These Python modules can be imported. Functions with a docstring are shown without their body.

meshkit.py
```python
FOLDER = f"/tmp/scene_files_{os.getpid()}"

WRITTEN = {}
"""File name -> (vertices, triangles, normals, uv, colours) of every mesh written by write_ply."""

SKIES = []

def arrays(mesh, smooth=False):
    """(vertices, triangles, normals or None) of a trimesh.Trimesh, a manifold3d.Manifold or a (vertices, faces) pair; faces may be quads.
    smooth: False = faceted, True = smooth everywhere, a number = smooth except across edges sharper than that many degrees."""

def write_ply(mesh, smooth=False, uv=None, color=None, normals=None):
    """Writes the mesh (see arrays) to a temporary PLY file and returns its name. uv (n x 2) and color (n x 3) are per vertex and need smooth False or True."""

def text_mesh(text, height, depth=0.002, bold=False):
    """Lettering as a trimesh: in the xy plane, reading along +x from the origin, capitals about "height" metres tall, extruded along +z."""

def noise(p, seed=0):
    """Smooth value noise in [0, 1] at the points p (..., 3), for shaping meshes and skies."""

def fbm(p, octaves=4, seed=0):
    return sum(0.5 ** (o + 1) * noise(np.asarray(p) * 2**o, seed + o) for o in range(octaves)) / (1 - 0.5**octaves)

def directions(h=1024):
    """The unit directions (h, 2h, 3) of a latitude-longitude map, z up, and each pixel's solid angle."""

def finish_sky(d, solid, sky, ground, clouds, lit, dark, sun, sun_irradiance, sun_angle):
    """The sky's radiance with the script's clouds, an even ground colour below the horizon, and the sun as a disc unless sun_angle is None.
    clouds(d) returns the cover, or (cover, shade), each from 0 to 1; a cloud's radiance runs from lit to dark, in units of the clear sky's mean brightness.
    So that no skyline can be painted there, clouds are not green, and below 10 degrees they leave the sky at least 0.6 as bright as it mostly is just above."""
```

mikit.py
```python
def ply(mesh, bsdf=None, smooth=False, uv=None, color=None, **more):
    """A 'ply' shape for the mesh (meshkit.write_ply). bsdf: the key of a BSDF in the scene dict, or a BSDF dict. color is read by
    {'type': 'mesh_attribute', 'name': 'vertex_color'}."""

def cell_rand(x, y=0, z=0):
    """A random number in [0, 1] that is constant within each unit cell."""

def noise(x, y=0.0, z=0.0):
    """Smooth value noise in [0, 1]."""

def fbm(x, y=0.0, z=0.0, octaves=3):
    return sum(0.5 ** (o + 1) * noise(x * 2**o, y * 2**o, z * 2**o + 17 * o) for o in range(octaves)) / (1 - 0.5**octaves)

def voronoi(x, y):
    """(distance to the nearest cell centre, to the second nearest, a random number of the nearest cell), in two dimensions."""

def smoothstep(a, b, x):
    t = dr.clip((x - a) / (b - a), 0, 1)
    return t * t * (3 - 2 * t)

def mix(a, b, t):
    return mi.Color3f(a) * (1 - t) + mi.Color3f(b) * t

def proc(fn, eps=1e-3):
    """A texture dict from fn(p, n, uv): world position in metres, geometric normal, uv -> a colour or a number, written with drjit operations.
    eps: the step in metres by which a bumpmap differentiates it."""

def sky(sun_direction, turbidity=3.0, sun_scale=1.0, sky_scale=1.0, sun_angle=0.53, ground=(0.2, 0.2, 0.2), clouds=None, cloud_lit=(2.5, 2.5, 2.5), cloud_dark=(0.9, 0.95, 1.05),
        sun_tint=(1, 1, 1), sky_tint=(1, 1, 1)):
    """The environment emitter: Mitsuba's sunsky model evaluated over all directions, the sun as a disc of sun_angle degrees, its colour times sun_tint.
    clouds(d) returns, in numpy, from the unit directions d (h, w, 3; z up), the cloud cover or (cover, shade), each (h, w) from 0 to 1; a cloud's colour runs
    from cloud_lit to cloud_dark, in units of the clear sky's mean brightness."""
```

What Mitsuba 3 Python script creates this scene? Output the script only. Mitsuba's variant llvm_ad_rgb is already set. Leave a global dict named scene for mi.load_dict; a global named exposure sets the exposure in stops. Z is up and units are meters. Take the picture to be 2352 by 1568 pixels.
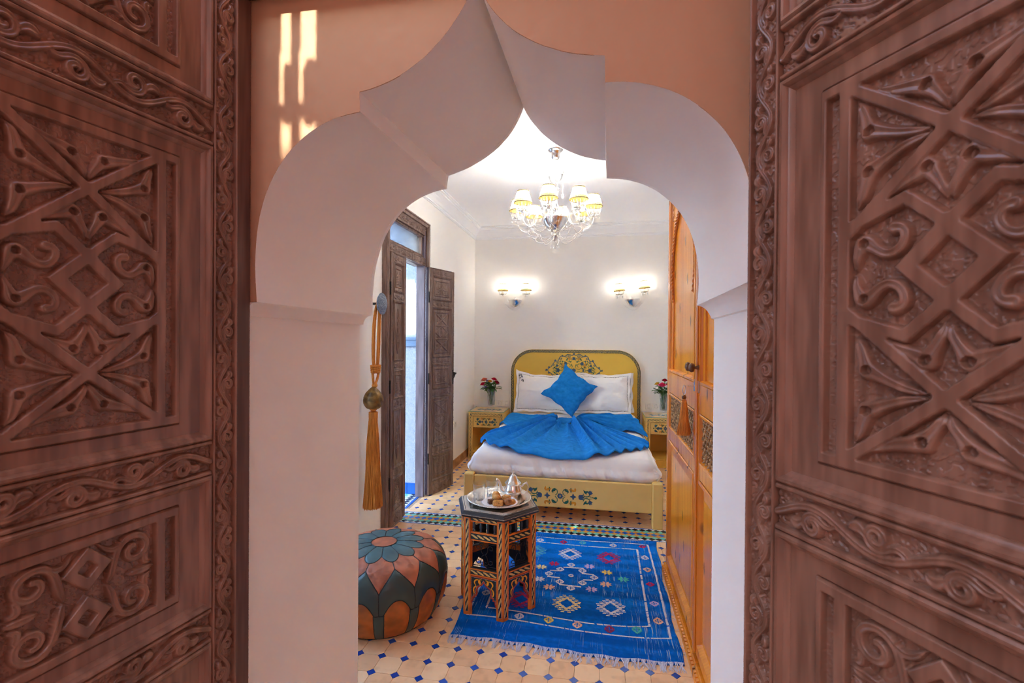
import math, random
import numpy as np
import trimesh, shapely
import drjit as dr
import mitsuba as mi
import mikit, meshkit
from shapely.geometry import Polygon, Point, LineString, box as sbox, MultiPolygon
from shapely import affinity
from scipy.spatial import cKDTree, ConvexHull
from mikit import proc, noise, fbm, voronoi, cell_rand, smoothstep, mix

T = mi.ScalarTransform4f
PI = math.pi
scene, labels = {'type': 'scene'}, {}
rng = random.Random(7)

# ------------------------------------------------------------------ camera, sky, exposure
H = 1.48
FWD = np.array([-0.17095284, 0.98525971, -0.00619996])
DOWN = np.array([0.00835089, -0.00484346, -0.9999534])
EYE = np.array([0.0, 0.0, H])
scene['camera'] = {'type': 'thinlens', 'fov': 2 * math.degrees(math.atan(1176 / 1100.0)), 'fov_axis': 'x',
                   'near_clip': 0.02, 'far_clip': 100.0, 'aperture_radius': 0.0011, 'focus_distance': 2.9,
                   'to_world': T().look_at(origin=EYE.tolist(), target=(EYE + FWD).tolist(), up=(-DOWN).tolist())}
exposure = 4.95
SUN = np.array([-0.20, -1.0, 0.72])
scene['sky'] = mikit.sky(SUN, turbidity=3.0, sun_scale=0.32, sky_scale=2.0, sun_tint=(0.85, 1.0, 1.25), sky_tint=(1.06, 1.0, 0.90), ground=(0.3, 0.28, 0.25))
LAMP = 1.0


def lin(r, g, b):
    c = np.array([r, g, b]) / 255.0
    return [float(x / 12.92 if x < 0.04045 else ((x + 0.055) / 1.055) ** 2.4) for x in c]


def rgb(c):
    return {'type': 'rgb', 'value': [float(x) for x in c]}


# ------------------------------------------------------------------ materials
def mat(name, color, rough=0.5, metallic=0.0, spec=0.5, bump=None, **more):
    d = {'type': 'principled', 'base_color': color if isinstance(color, dict) else rgb(color), 'roughness': float(rough),
         'metallic': float(metallic), 'specular': float(spec), **more}
    if bump:
        d = {'type': 'bumpmap', 'nested': {'type': 'proc', **bump[0]} if False else bump[0], 'bsdf': d, 'scale': float(bump[1])}
    scene[name] = {'type': 'twosided', 'bsdf': d}
    return name


def wall_tone(base, amount=0.04, s=3.0):
    b = np.array(base)

    def fn(p, n, uv):
        f = fbm(p.x * s, p.y * s, p.z * s, 3)
        return mix((b * (1 - amount)).tolist(), (b * (1 + amount)).tolist(), f)
    return proc(fn)


def plaster_bump(p, n, uv):
    return fbm(p.x * 55, p.y * 55, p.z * 30, 3)


PB = proc(plaster_bump, 4e-4)
mat('m_plaster', wall_tone(lin(233, 227, 219)), 0.85, spec=0.25, bump=(PB, 0.004))
mat('m_white_wall', wall_tone(lin(236, 233, 228), 0.02), 0.8, spec=0.25)
mat('m_ceiling', lin(238, 238, 238), 0.85, spec=0.2)
mat('m_orange_wall', wall_tone(lin(200, 158, 122), 0.05), 0.6, spec=0.25, bump=(PB, 0.0025))
mat('m_court', lin(232, 172, 146), 0.85, spec=0.2)
mat('m_court_floor', lin(176, 150, 128), 0.7)
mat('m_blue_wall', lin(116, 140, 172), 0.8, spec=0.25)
mat('m_blue_tile', lin(20, 92, 190), 0.25)


def wood_fn(dark, light, sx, sy, sz):
    d, l = list(dark), list(light)

    def fn(p, n, uv):
        f = fbm(p.x * sx, p.y * sy, p.z * sz, 3)
        return mix(d, l, smoothstep(0.25, 0.75, f))
    return proc(fn)


mat('m_carved', wood_fn(lin(114, 81, 64), lin(146, 108, 88), 60, 60, 6), 0.30, spec=0.55)
mat('m_carved_dark', wood_fn(lin(62, 33, 26), lin(90, 52, 41), 60, 60, 6), 0.5, spec=0.4)
mat('m_frame_wood', wood_fn(lin(88, 60, 52), lin(112, 82, 72), 50, 50, 4), 0.5, spec=0.4)
mat('m_room_door', wood_fn(lin(104, 80, 70), lin(134, 110, 100), 40, 40, 5), 0.34, spec=0.5)
mat('m_room_door_edge', wood_fn(lin(92, 80, 92), lin(120, 108, 122), 40, 40, 5), 0.4, spec=0.5)


def pine_fn(p, n, uv):
    plank = cell_rand(dr.floor(p.y * 11.0), 3, 1)
    g = fbm(p.y * 70 + plank * 9, p.x * 70, p.z * 2.2 + plank * 30, 3)
    ring = 0.5 + 0.5 * dr.sin(60 * (p.y + 0.012 * fbm(p.z * 3 + plank * 20, p.y * 8, 0, 2)) * 6.0)
    c = mix(lin(198, 108, 8), lin(220, 136, 22), smoothstep(0.2, 0.8, 0.6 * g + 0.4 * plank))
    c = mix(c, mi.Color3f(lin(176, 90, 8)), 0.16 * ring)
    d1, d2, r = voronoi(p.y * 6, p.z * 2.3)
    return mix(c, mi.Color3f(lin(96, 48, 18)), (1 - smoothstep(0.03, 0.09, d1)) * 0.8)


mat('m_pine', proc(pine_fn), 0.22, spec=0.9, clearcoat=1.0, clearcoat_gloss=0.9)
mat('m_pine_dark', lin(150, 84, 22), 0.35)
mat('m_rattan', wood_fn(lin(120, 82, 46), lin(196, 152, 100), 90, 90, 90), 0.5)
mat('m_dark_gap', lin(34, 20, 12), 0.7)


def pix(name, fn, *a, **k):
    return mat(name, proc(fn), *a, **k)


mat('m_yellow', wall_tone(lin(222, 178, 76), 0.03, 8), 0.4, spec=0.45)
mat('m_yellow_pale', wall_tone(lin(224, 190, 112), 0.03, 8), 0.4, spec=0.45)
mat('m_yellow_bed', wall_tone(lin(226, 186, 76), 0.03, 8), 0.4, spec=0.45)
mat('m_paint_blue', lin(52, 76, 110), 0.5)
mat('m_paint_navy', lin(26, 42, 56), 0.5)
mat('m_paint_green', lin(20, 84, 72), 0.5)
mat('m_paint_orange', lin(202, 132, 22), 0.5)
mat('m_paint_cream', lin(206, 180, 110), 0.5)
mat('m_white_plastic', lin(232, 228, 222), 0.35)
mat('m_socket_dark', lin(110, 108, 106), 0.5)
mat('m_chrome', {'type': 'rgb', 'value': [0.86, 0.84, 0.82]}, 0.08, metallic=1.0)
mat('m_silver', {'type': 'rgb', 'value': [0.90, 0.86, 0.80]}, 0.12, metallic=1.0)
mat('m_iron', lin(38, 34, 34), 0.45, metallic=0.4)
mat('m_brass', lin(150, 112, 58), 0.35, metallic=0.7)
scene['m_crystal'] = {'type': 'dielectric', 'int_ior': 1.5}
mat('m_glass_edge', lin(120, 160, 136), 0.15, spec=0.8)
scene['m_pane'] = {'type': 'thindielectric', 'int_ior': 1.5}
scene['m_water'] = {'type': 'dielectric', 'int_ior': 1.33}

# ------------------------------------------------------------------ helpers
counts = {}


def numbered(key):
    n = counts.get(key, 0)
    counts[key] = n + 1
    return key if n == 0 else f'{key}_{n:03d}'


def tag(key, label=None, cat=None, group=None, kind=None):
    d = labels.setdefault(key, {})
    for k, v in (('label', label), ('category', cat), ('group', group), ('kind', kind)):
        if v:
            d[k] = v
    return key


def thing(name, label, cat, group=None, kind=None):
    return tag(numbered(name), label, cat, group, kind)


def put(parent, name, shape, bsdf=None, smooth=False, M=None, label=None, kind=None, uv=None, **more):
    """One entry of scene: a mesh, or a ready shape dict. Returns its key."""
    key = numbered(parent + '__' + name if parent else name)
    d = dict(shape) if isinstance(shape, dict) else mikit.ply(shape, bsdf, smooth, uv=uv, **more)
    if bsdf is not None and isinstance(shape, dict):
        d['bsdf'] = {'type': 'ref', 'id': bsdf}
    if M is not None:
        d['to_world'] = T(np.asarray(M, float).tolist())
    scene[key] = d
    if label or kind:
        tag(key, label, None, None, kind)
    return key


def single(name, mesh, bsdf, label, cat, group=None, kind=None, smooth=False, M=None, **more):
    key = put('', name, mesh, bsdf, smooth, M, **more)
    return tag(key, label, cat, group, kind)


def struct(name, mesh, bsdf, label=None, cat=None, smooth=False, **more):
    key = put('', name, mesh, bsdf, smooth, **more)
    return tag(key, label, cat, kind='structure')


def tm(v, f):
    return trimesh.Trimesh(np.asarray(v, float), np.asarray(f, int), process=False)


def cat(*ms):
    ms = [m for x in ms for m in (x if isinstance(x, (list, tuple)) else [x])]
    vs, fs, o = [], [], 0
    for m in ms:
        vs.append(np.asarray(m.vertices)); fs.append(np.asarray(m.faces) + o); o += len(m.vertices)
    return tm(np.vstack(vs), np.vstack(fs))


def xf(m, M):
    v = np.asarray(m.vertices) @ np.asarray(M)[:3, :3].T + np.asarray(M)[:3, 3]
    f = np.asarray(m.faces)
    return tm(v, f[:, ::-1] if np.linalg.det(np.asarray(M)[:3, :3]) < 0 else f)


def mv(m, x=0, y=0, z=0):
    return tm(np.asarray(m.vertices) + [x, y, z], m.faces)


def rot(axis, deg, at=(0, 0, 0)):
    return trimesh.transformations.rotation_matrix(math.radians(deg), axis, at)


def trans(x, y, z):
    return trimesh.transformations.translation_matrix([x, y, z])


def frame(o, ex, ey, ez):
    M = np.eye(4)
    M[:3, 0], M[:3, 1], M[:3, 2], M[:3, 3] = ex, ey, ez, o
    return M


def box(x0, x1, y0, y1, z0, z1, c=0.0):
    if c <= 0:
        m = trimesh.creation.box([x1 - x0, y1 - y0, z1 - z0])
        return mv(m, (x0 + x1) / 2, (y0 + y1) / 2, (z0 + z1) / 2)
    c = min(c, (x1 - x0) / 2.01, (y1 - y0) / 2.01, (z1 - z0) / 2.01)
    P = []
    for sx, X in ((1, x0), (-1, x1)):
        for sy, Y in ((1, y0), (-1, y1)):
            for sz, Z in ((1, z0), (-1, z1)):
                P += [(X + sx * c, Y + sy * c, Z), (X + sx * c, Y, Z + sz * c), (X, Y + sy * c, Z + sz * c)]
    return hull(P)


def hull(P):
    P = np.asarray(P, float)
    h = ConvexHull(P)
    f = h.simplices.copy()
    n = np.cross(P[f[:, 1]] - P[f[:, 0]], P[f[:, 2]] - P[f[:, 0]])
    bad = (n * h.equations[:, :3]).sum(1) < 0
    f[bad] = f[bad][:, ::-1]
    u, inv = np.unique(f, return_inverse=True)
    return tm(P[u], inv.reshape(f.shape))


def poly_ex(poly, depth):
    """A shapely polygon extruded along +z."""
    ps = [g for g in getattr(poly, 'geoms', [poly]) if g.geom_type == 'Polygon' and g.area > 1e-9]
    return cat([trimesh.creation.extrude_polygon(g, depth, engine='earcut') for g in ps])


def lathe(profile, n=24, cap=True):
    """profile: (r, z) pairs from bottom to top; revolved about z."""
    p = np.array(profile, float)
    a = np.arange(n) * 2 * PI / n
    v = np.stack([p[:, None, 0] * np.cos(a), p[:, None, 0] * np.sin(a), np.repeat(p[:, None, 1], n, 1)], -1).reshape(-1, 3)
    i, j = np.meshgrid(np.arange(len(p) - 1), np.arange(n), indexing='ij')
    q = np.stack([i * n + j, i * n + (j + 1) % n, (i + 1) * n + (j + 1) % n, (i + 1) * n + j], -1).reshape(-1, 4)
    f = np.vstack([q[:, [0, 1, 2]], q[:, [0, 2, 3]]])
    caps, k = [], len(v)
    extra = []
    for row, flip in ((0, True), (len(p) - 1, False)):
        if cap and p[row, 0] > 1e-6:
            extra.append([0, 0, p[row, 1]])
            for j in range(n):
                t = [k, row * n + j, row * n + (j + 1) % n]
                caps.append(t[::-1] if flip else t)
            k += 1
    if extra:
        v = np.vstack([v, extra]); f = np.vstack([f, caps])
    return tm(v, f)


def tube(path, r, sides=8, cap=True):
    p = np.asarray(path, float)
    r = np.broadcast_to(np.asarray(r, float), (len(p),))
    t = np.gradient(p, axis=0)
    t /= np.linalg.norm(t, axis=1, keepdims=True) + 1e-12
    a = np.cross(t[0], [0.3, 0.2, 0.93])
    if np.linalg.norm(a) < 1e-3:
        a = np.cross(t[0], [1, 0, 0])
    A = []
    for k in range(len(p)):
        a = a - t[k] * np.dot(a, t[k]); a = a / (np.linalg.norm(a) + 1e-12); A.append(a)
    A = np.array(A); B = np.cross(t, A)
    ang = np.arange(sides) * 2 * PI / sides
    v = p[:, None] + r[:, None, None] * (np.cos(ang)[None, :, None] * A[:, None] + np.sin(ang)[None, :, None] * B[:, None])
    i, j = np.meshgrid(np.arange(len(p) - 1), np.arange(sides), indexing='ij')
    q = np.stack([i * sides + j, i * sides + (j + 1) % sides, (i + 1) * sides + (j + 1) % sides, (i + 1) * sides + j], -1).reshape(-1, 4)
    v = v.reshape(-1, 3); f = np.vstack([q[:, [0, 1, 2]], q[:, [0, 2, 3]]])
    if cap:
        n = len(v); v = np.vstack([v, p[:1], p[-1:]])
        L = (len(p) - 1) * sides
        f = np.vstack([f, [[n, (j + 1) % sides, j] for j in range(sides)], [[n + 1, L + j, L + (j + 1) % sides] for j in range(sides)]])
    return tm(v, f)


def spline(pts, n=24):
    from scipy.interpolate import CubicSpline
    p = np.asarray(pts, float)
    s = np.r_[0, np.cumsum(np.linalg.norm(np.diff(p, axis=0), axis=1) + 1e-9)]
    return CubicSpline(s, p)(np.linspace(0, s[-1], n))


def grid_mesh(P):
    """(m, n, 3) points to a mesh."""
    m, n = P.shape[:2]
    i, j = np.meshgrid(np.arange(m - 1), np.arange(n - 1), indexing='ij')
    q = np.stack([i * n + j, (i + 1) * n + j, (i + 1) * n + j + 1, i * n + j + 1], -1).reshape(-1, 4)
    return tm(P.reshape(-1, 3), np.vstack([q[:, [0, 1, 2]], q[:, [0, 2, 3]]]))


def sphere(r, sub=2, at=(0, 0, 0), s=(1, 1, 1)):
    m = trimesh.creation.icosphere(subdivisions=sub, radius=r)
    return tm(np.asarray(m.vertices) * s + at, m.faces)
# ------------------------------------------------------------------ the room
XL, XR, YB, CEIL = -1.572, 1.15, 6.158, 2.93
YN, YF = 1.076, 1.70            # the two faces of the thick arch wall
DY0, DY1, DTOP = 3.46, 4.27, 2.18  # doorway in the left wall (clear opening), its transom ends at 2.47

BX0, BX1, BY0, BY1 = -1.60, 0.70, 3.631, 3.870     # the tiled border strip
PT, GX, GZ = 0.1107, -0.854, 2.087                  # tile pitch and origin
base = struct('floor', box(-3.2, XR, -3.2, YB + 0.1, -0.06, -0.004), 'm_court_floor', 'terracotta octagon floor with small blue corner tiles', 'floor')


def terra_fn(p, n, uv):
    r = cell_rand(dr.floor((p.x - GX) / PT), dr.floor((p.y - GZ) / PT), 5)
    f = fbm(p.x * 22, p.y * 22, 0, 3)
    c = mix(lin(226, 180, 134), lin(242, 206, 160), r)
    c = mix(c, mi.Color3f(lin(168, 120, 78)), 0.22 * smoothstep(0.5, 0.8, f))
    return c


pix('m_terracotta', terra_fn, 0.42, spec=0.5)
mat('m_cab1', lin(26, 64, 150), 0.22); mat('m_cab2', lin(44, 88, 180), 0.22); mat('m_cab3', lin(84, 112, 178), 0.3)
mat('m_zel_white', lin(226, 228, 226), 0.25); mat('m_zel_black', lin(34, 34, 38), 0.3); mat('m_zel_green', lin(108, 190, 166), 0.25)
mat('m_zel_ochre', lin(206, 146, 66), 0.25); mat('m_zel_blue', lin(28, 84, 172), 0.25)
mat('m_strip_blue', lin(30, 92, 180), 0.25)


def tile_mesh(poly, top=0.0, h=0.004):
    """A tile with a small arris; its top face at z = top."""
    poly = shapely.geometry.polygon.orient(poly)
    c = np.array(poly.exterior.coords)[:-1]
    i = poly.buffer(-0.0009, join_style=2)
    if i.is_empty or i.geom_type != 'Polygon' or len(i.exterior.coords) != len(c) + 1:
        return mv(poly_ex(poly, h), z=top - h)
    ci = np.array(shapely.geometry.polygon.orient(i).exterior.coords)[:-1]
    k = np.argmin(np.linalg.norm(ci - c[0], axis=1)); ci = np.roll(ci, -k, axis=0)
    n = len(c)
    v = np.vstack([np.c_[c, np.full(n, top - h)], np.c_[c, np.full(n, top - 0.001)], np.c_[ci, np.full(n, top)]])
    f = []
    for a in (0, n):
        for j in range(n):
            b = (j + 1) % n
            f += [[a + j, a + b, a + n + b], [a + j, a + n + b, a + n + j]]
    f += [[2 * n, 2 * n + j, 2 * n + j + 1] for j in range(1, n - 1)]
    return tm(v, f)


CR = 0.0215
g = 0.0007
cabo = Polygon([(CR - g, 0), (0, CR - g), (-CR + g, 0), (0, -CR + g)])
a, b = PT / 2 - g, CR + 0.4 * g
octo = Polygon([(-a, -a), (a, -a), (a, a), (-a, a)])
for sx in (-1, 1):
    for sy in (-1, 1):
        octo = octo.difference(affinity.translate(Polygon([(CR + g, 0), (0, CR + g), (-CR - g, 0), (0, -CR - g)]), sx * PT / 2, sy * PT / 2))
OCT = mikit.ply(tile_mesh(octo)); CAB = mikit.ply(tile_mesh(cabo, 0.0003))
front = sbox(XL, YF - 0.62, 1.15, BY0 - 0.056); back = sbox(XL, BY1 + 0.056, 1.15, YB)
rest_t, rest_c, near_t = [], [], []
for i in range(-8, 20):
    for j in range(-10, 38):
        x, y = GX + i * PT, GZ + j * PT
        cx, cy = x + PT / 2, y + PT / 2
        for zone in (front, back):
            o = affinity.translate(octo, cx, cy); q = affinity.translate(cabo, x, y)
            so, sq = o.intersection(zone), q.intersection(zone)
            seen = (zone is front and YF - 0.05 < y and x < 0.46) or (zone is back and x < -0.95)
            if so.area > 2e-4 and so.geom_type == 'Polygon':
                whole = so.area > o.area * 0.99
                if seen and len(near_t) < 290:
                    k = put('floor', 'terracotta_tile', OCT if whole else tile_mesh(so), 'm_terracotta',
                            M=(trans(cx, cy, rng.uniform(-4e-4, 4e-4)) @ rot([rng.uniform(-1, 1), rng.uniform(-1, 1), 0.01], rng.uniform(-0.35, 0.35)) if whole else None))
                    near_t.append(k)
                else:
                    rest_t.append(tile_mesh(so))
            if sq.area > 5e-5 and sq.geom_type == 'Polygon':
                whole = sq.area > q.area * 0.99
                m = rng.choice(['m_cab1', 'm_cab1', 'm_cab2']) if x < -0.35 else rng.choice(['m_cab1', 'm_cab2', 'm_cab3', 'm_cab3'])
                if seen:
                    put('floor', 'blue_corner_tile', CAB if whole else tile_mesh(sq, 0.0003), m, M=(trans(x, y, 0) if whole else None))
                else:
                    rest_c.append(tile_mesh(sq, 0.0003))
put('floor', 'far_terracotta_tile', cat(rest_t), 'm_terracotta', kind='stuff')
put('floor', 'far_blue_corner_tile', cat(rest_c), 'm_cab1', kind='stuff')
for y0 in (BY0 - 0.056, BY1):                       # rows of plain tiles along the border
    for i in range(-7, 13):
        x = GX + i * PT
        put('floor', 'edging_tile', tile_mesh(sbox(x + g, y0 + g, x + PT - g, y0 + 0.056 - g)), 'm_terracotta')
for y0 in (BY0, BY1 - 0.012):
    for i in range(10):
        x0 = BX0 + i * 0.21
        put('floor', 'blue_strip_tile', tile_mesh(sbox(x0 + g, y0 + g, min(x0 + 0.21, XR) - g, y0 + 0.012 - g)), 'm_strip_blue')
zone = sbox(BX0, BY0 + 0.012, 0.72, BY1 - 0.012)
d = (BY1 - BY0 - 0.024) / 4
rows = ['white', 'black', 'green', 'ochre', 'blue', 'ochre', 'green', 'black', 'white']
dia = Polygon([(d / 2 - g, 0), (0, d / 2 - g), (-d / 2 + g, 0), (0, -d / 2 + g)])
DIA = mikit.ply(tile_mesh(dia))
for j, colour in enumerate(rows):
    for i in range(0, 45):
        x, y = BX0 + 0.01 + i * d + (j % 2) * d / 2, BY0 + 0.012 + j * d / 2
        s = affinity.translate(dia, x, y).intersection(zone)
        if s.area > 1e-4 and s.geom_type == 'Polygon':
            whole = s.area > dia.area * 0.99
            put('floor', f'{colour}_zellige_tile', DIA if whole else tile_mesh(s), 'm_zel_' + colour,
                M=(trans(x, y, rng.uniform(-3e-4, 3e-4)) @ rot([rng.uniform(-1, 1), rng.uniform(-1, 1), 0], rng.uniform(-0.5, 0.5)) if whole else None))
zone = sbox(-2.15, BY1 + 0.004, -1.628, 4.31)        # tiles of the doorway's threshold
for j in range(-1, 12):
    for i in range(-1, 14):
        x, y = -1.628 - i * 0.025 * 1.55, BY1 + j * 0.05 + (i % 2) * 0.025
        colour = ['white', 'black', 'white', 'green', 'white', 'black', 'blue', 'green'][i % 8]
        s = affinity.translate(Polygon([(0.037, 0), (0, 0.024), (-0.037, 0), (0, -0.024)]), x, y).intersection(zone)
        if s.area > 1e-4 and s.geom_type == 'Polygon':
            put('floor', f'{colour}_zellige_tile', tile_mesh(s), 'm_zel_' + colour)
put('floor', 'blue_strip_tile', tile_mesh(sbox(-1.626, BY1, -1.602, 4.31)), 'm_strip_blue')

# arch outline, as (x, z), on the room face and on the courtyard face
FAR = {
'L1':[[-0.832,1.562],[-0.832,1.608],[-0.831,1.655],[-0.827,1.702],[-0.819,1.75],[-0.807,1.796],[-0.791,1.84],[-0.77,1.882],[-0.744,1.92],[-0.713,1.954],[-0.677,1.982],[-0.636,2.004],[-0.591,2.02],[-0.543,2.029]],
'L2':[[-0.537,2.077],[-0.509,2.085],[-0.482,2.094],[-0.454,2.105],[-0.428,2.118],[-0.402,2.132],[-0.378,2.148],[-0.355,2.165],[-0.334,2.185],[-0.314,2.206],[-0.297,2.229],[-0.282,2.254],[-0.269,2.28],[-0.259,2.308]],
'R2':[[-0.259,2.308],[-0.246,2.282],[-0.231,2.258],[-0.214,2.236],[-0.195,2.214],[-0.174,2.194],[-0.152,2.176],[-0.129,2.16],[-0.104,2.145],[-0.078,2.132],[-0.052,2.121],[-0.025,2.113],[0.003,2.106],[0.031,2.101]],
'R1':[[0.035,2.038],[0.083,2.034],[0.13,2.023],[0.173,2.005],[0.213,1.98],[0.248,1.949],[0.278,1.914],[0.301,1.874],[0.319,1.831],[0.331,1.785],[0.339,1.738],[0.342,1.69],[0.341,1.642],[0.338,1.596]],
}
NEAR = {
'L1':[[-0.838,1.567],[-0.841,1.613],[-0.843,1.659],[-0.841,1.706],[-0.836,1.753],[-0.826,1.799],[-0.811,1.843],[-0.79,1.884],[-0.764,1.921],[-0.732,1.954],[-0.695,1.981],[-0.654,2.002],[-0.608,2.016],[-0.562,2.023]],
'L2':[[-0.564,2.071],[-0.534,2.076],[-0.505,2.084],[-0.477,2.094],[-0.45,2.107],[-0.424,2.123],[-0.399,2.14],[-0.377,2.16],[-0.355,2.181],[-0.336,2.204],[-0.318,2.228],[-0.302,2.254],[-0.288,2.28],[-0.276,2.308]],
'R2':[[-0.276,2.308],[-0.265,2.281],[-0.252,2.254],[-0.236,2.23],[-0.217,2.208],[-0.197,2.188],[-0.174,2.17],[-0.15,2.155],[-0.124,2.141],[-0.097,2.13],[-0.07,2.12],[-0.041,2.113],[-0.013,2.108],[0.016,2.104]],
'R1':[[0.017,2.044],[0.065,2.042],[0.112,2.032],[0.157,2.015],[0.198,1.991],[0.234,1.961],[0.265,1.926],[0.289,1.886],[0.307,1.844],[0.319,1.798],[0.326,1.751],[0.329,1.703],[0.327,1.654],[0.325,1.607]],
}


def fine(p, n=48):
    from scipy.interpolate import splprep, splev
    return spline(p, n)


def ring(S, xl, xr, zl, zr):
    segs = [np.array([[xl, -0.004], [xl, zl]])] + [fine(S[k]) for k in ('L1', 'L2', 'R2', 'R1')] + [np.array([[xr, zr], [xr, -0.004]])]
    return segs


far, near = ring(FAR, -0.885, 0.393, 1.562, 1.596), ring(NEAR, -0.872, 0.38, 1.567, 1.607)


def outline(segs):
    return np.vstack(segs)


WX0, WX1, WTOP = -2.6, 2.6, 3.4
strips = []
for q in range(len(far)):                              # each lobe its own strip: crisp cusps, smooth lobes
    n, fz = near[q], far[q]
    P = np.stack([np.stack([n[:, 0] * (1 - t) + fz[:, 0] * t, np.full(len(n), YN * (1 - t) + YF * t), n[:, 1] * (1 - t) + fz[:, 1] * t], -1) for t in np.linspace(0, 1, 9)], 0)
    strips.append(grid_mesh(P))
for q in range(len(far) - 1):                           # the little steps between the lobes and above the imposts
    P = np.stack([np.stack([np.linspace(n[-1][q2], m2[0][q2], 2) if q2 != 1 else None for q2 in (0, 1)][:1] * 0 + [np.array([n[-1][0], m2[0][0]]), np.full(2, yy), np.array([n[-1][1], m2[0][1]])], -1)
                  for n, m2, yy in ((near[q], near[q + 1], YN), (far[q], far[q + 1], YF))], 0)
    strips.append(grid_mesh(P))


def wall_with_hole(hole, depth, y):
    h = Polygon(np.vstack([hole, [[hole[-1][0], -0.3], [hole[0][0], -0.3]]])).buffer(0)
    m = poly_ex(sbox(WX0, -0.004, WX1, WTOP).difference(h), depth)
    v = np.asarray(m.vertices)
    return tm(np.c_[v[:, 0], y + v[:, 2], v[:, 1]], m.faces[:, ::-1])


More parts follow.
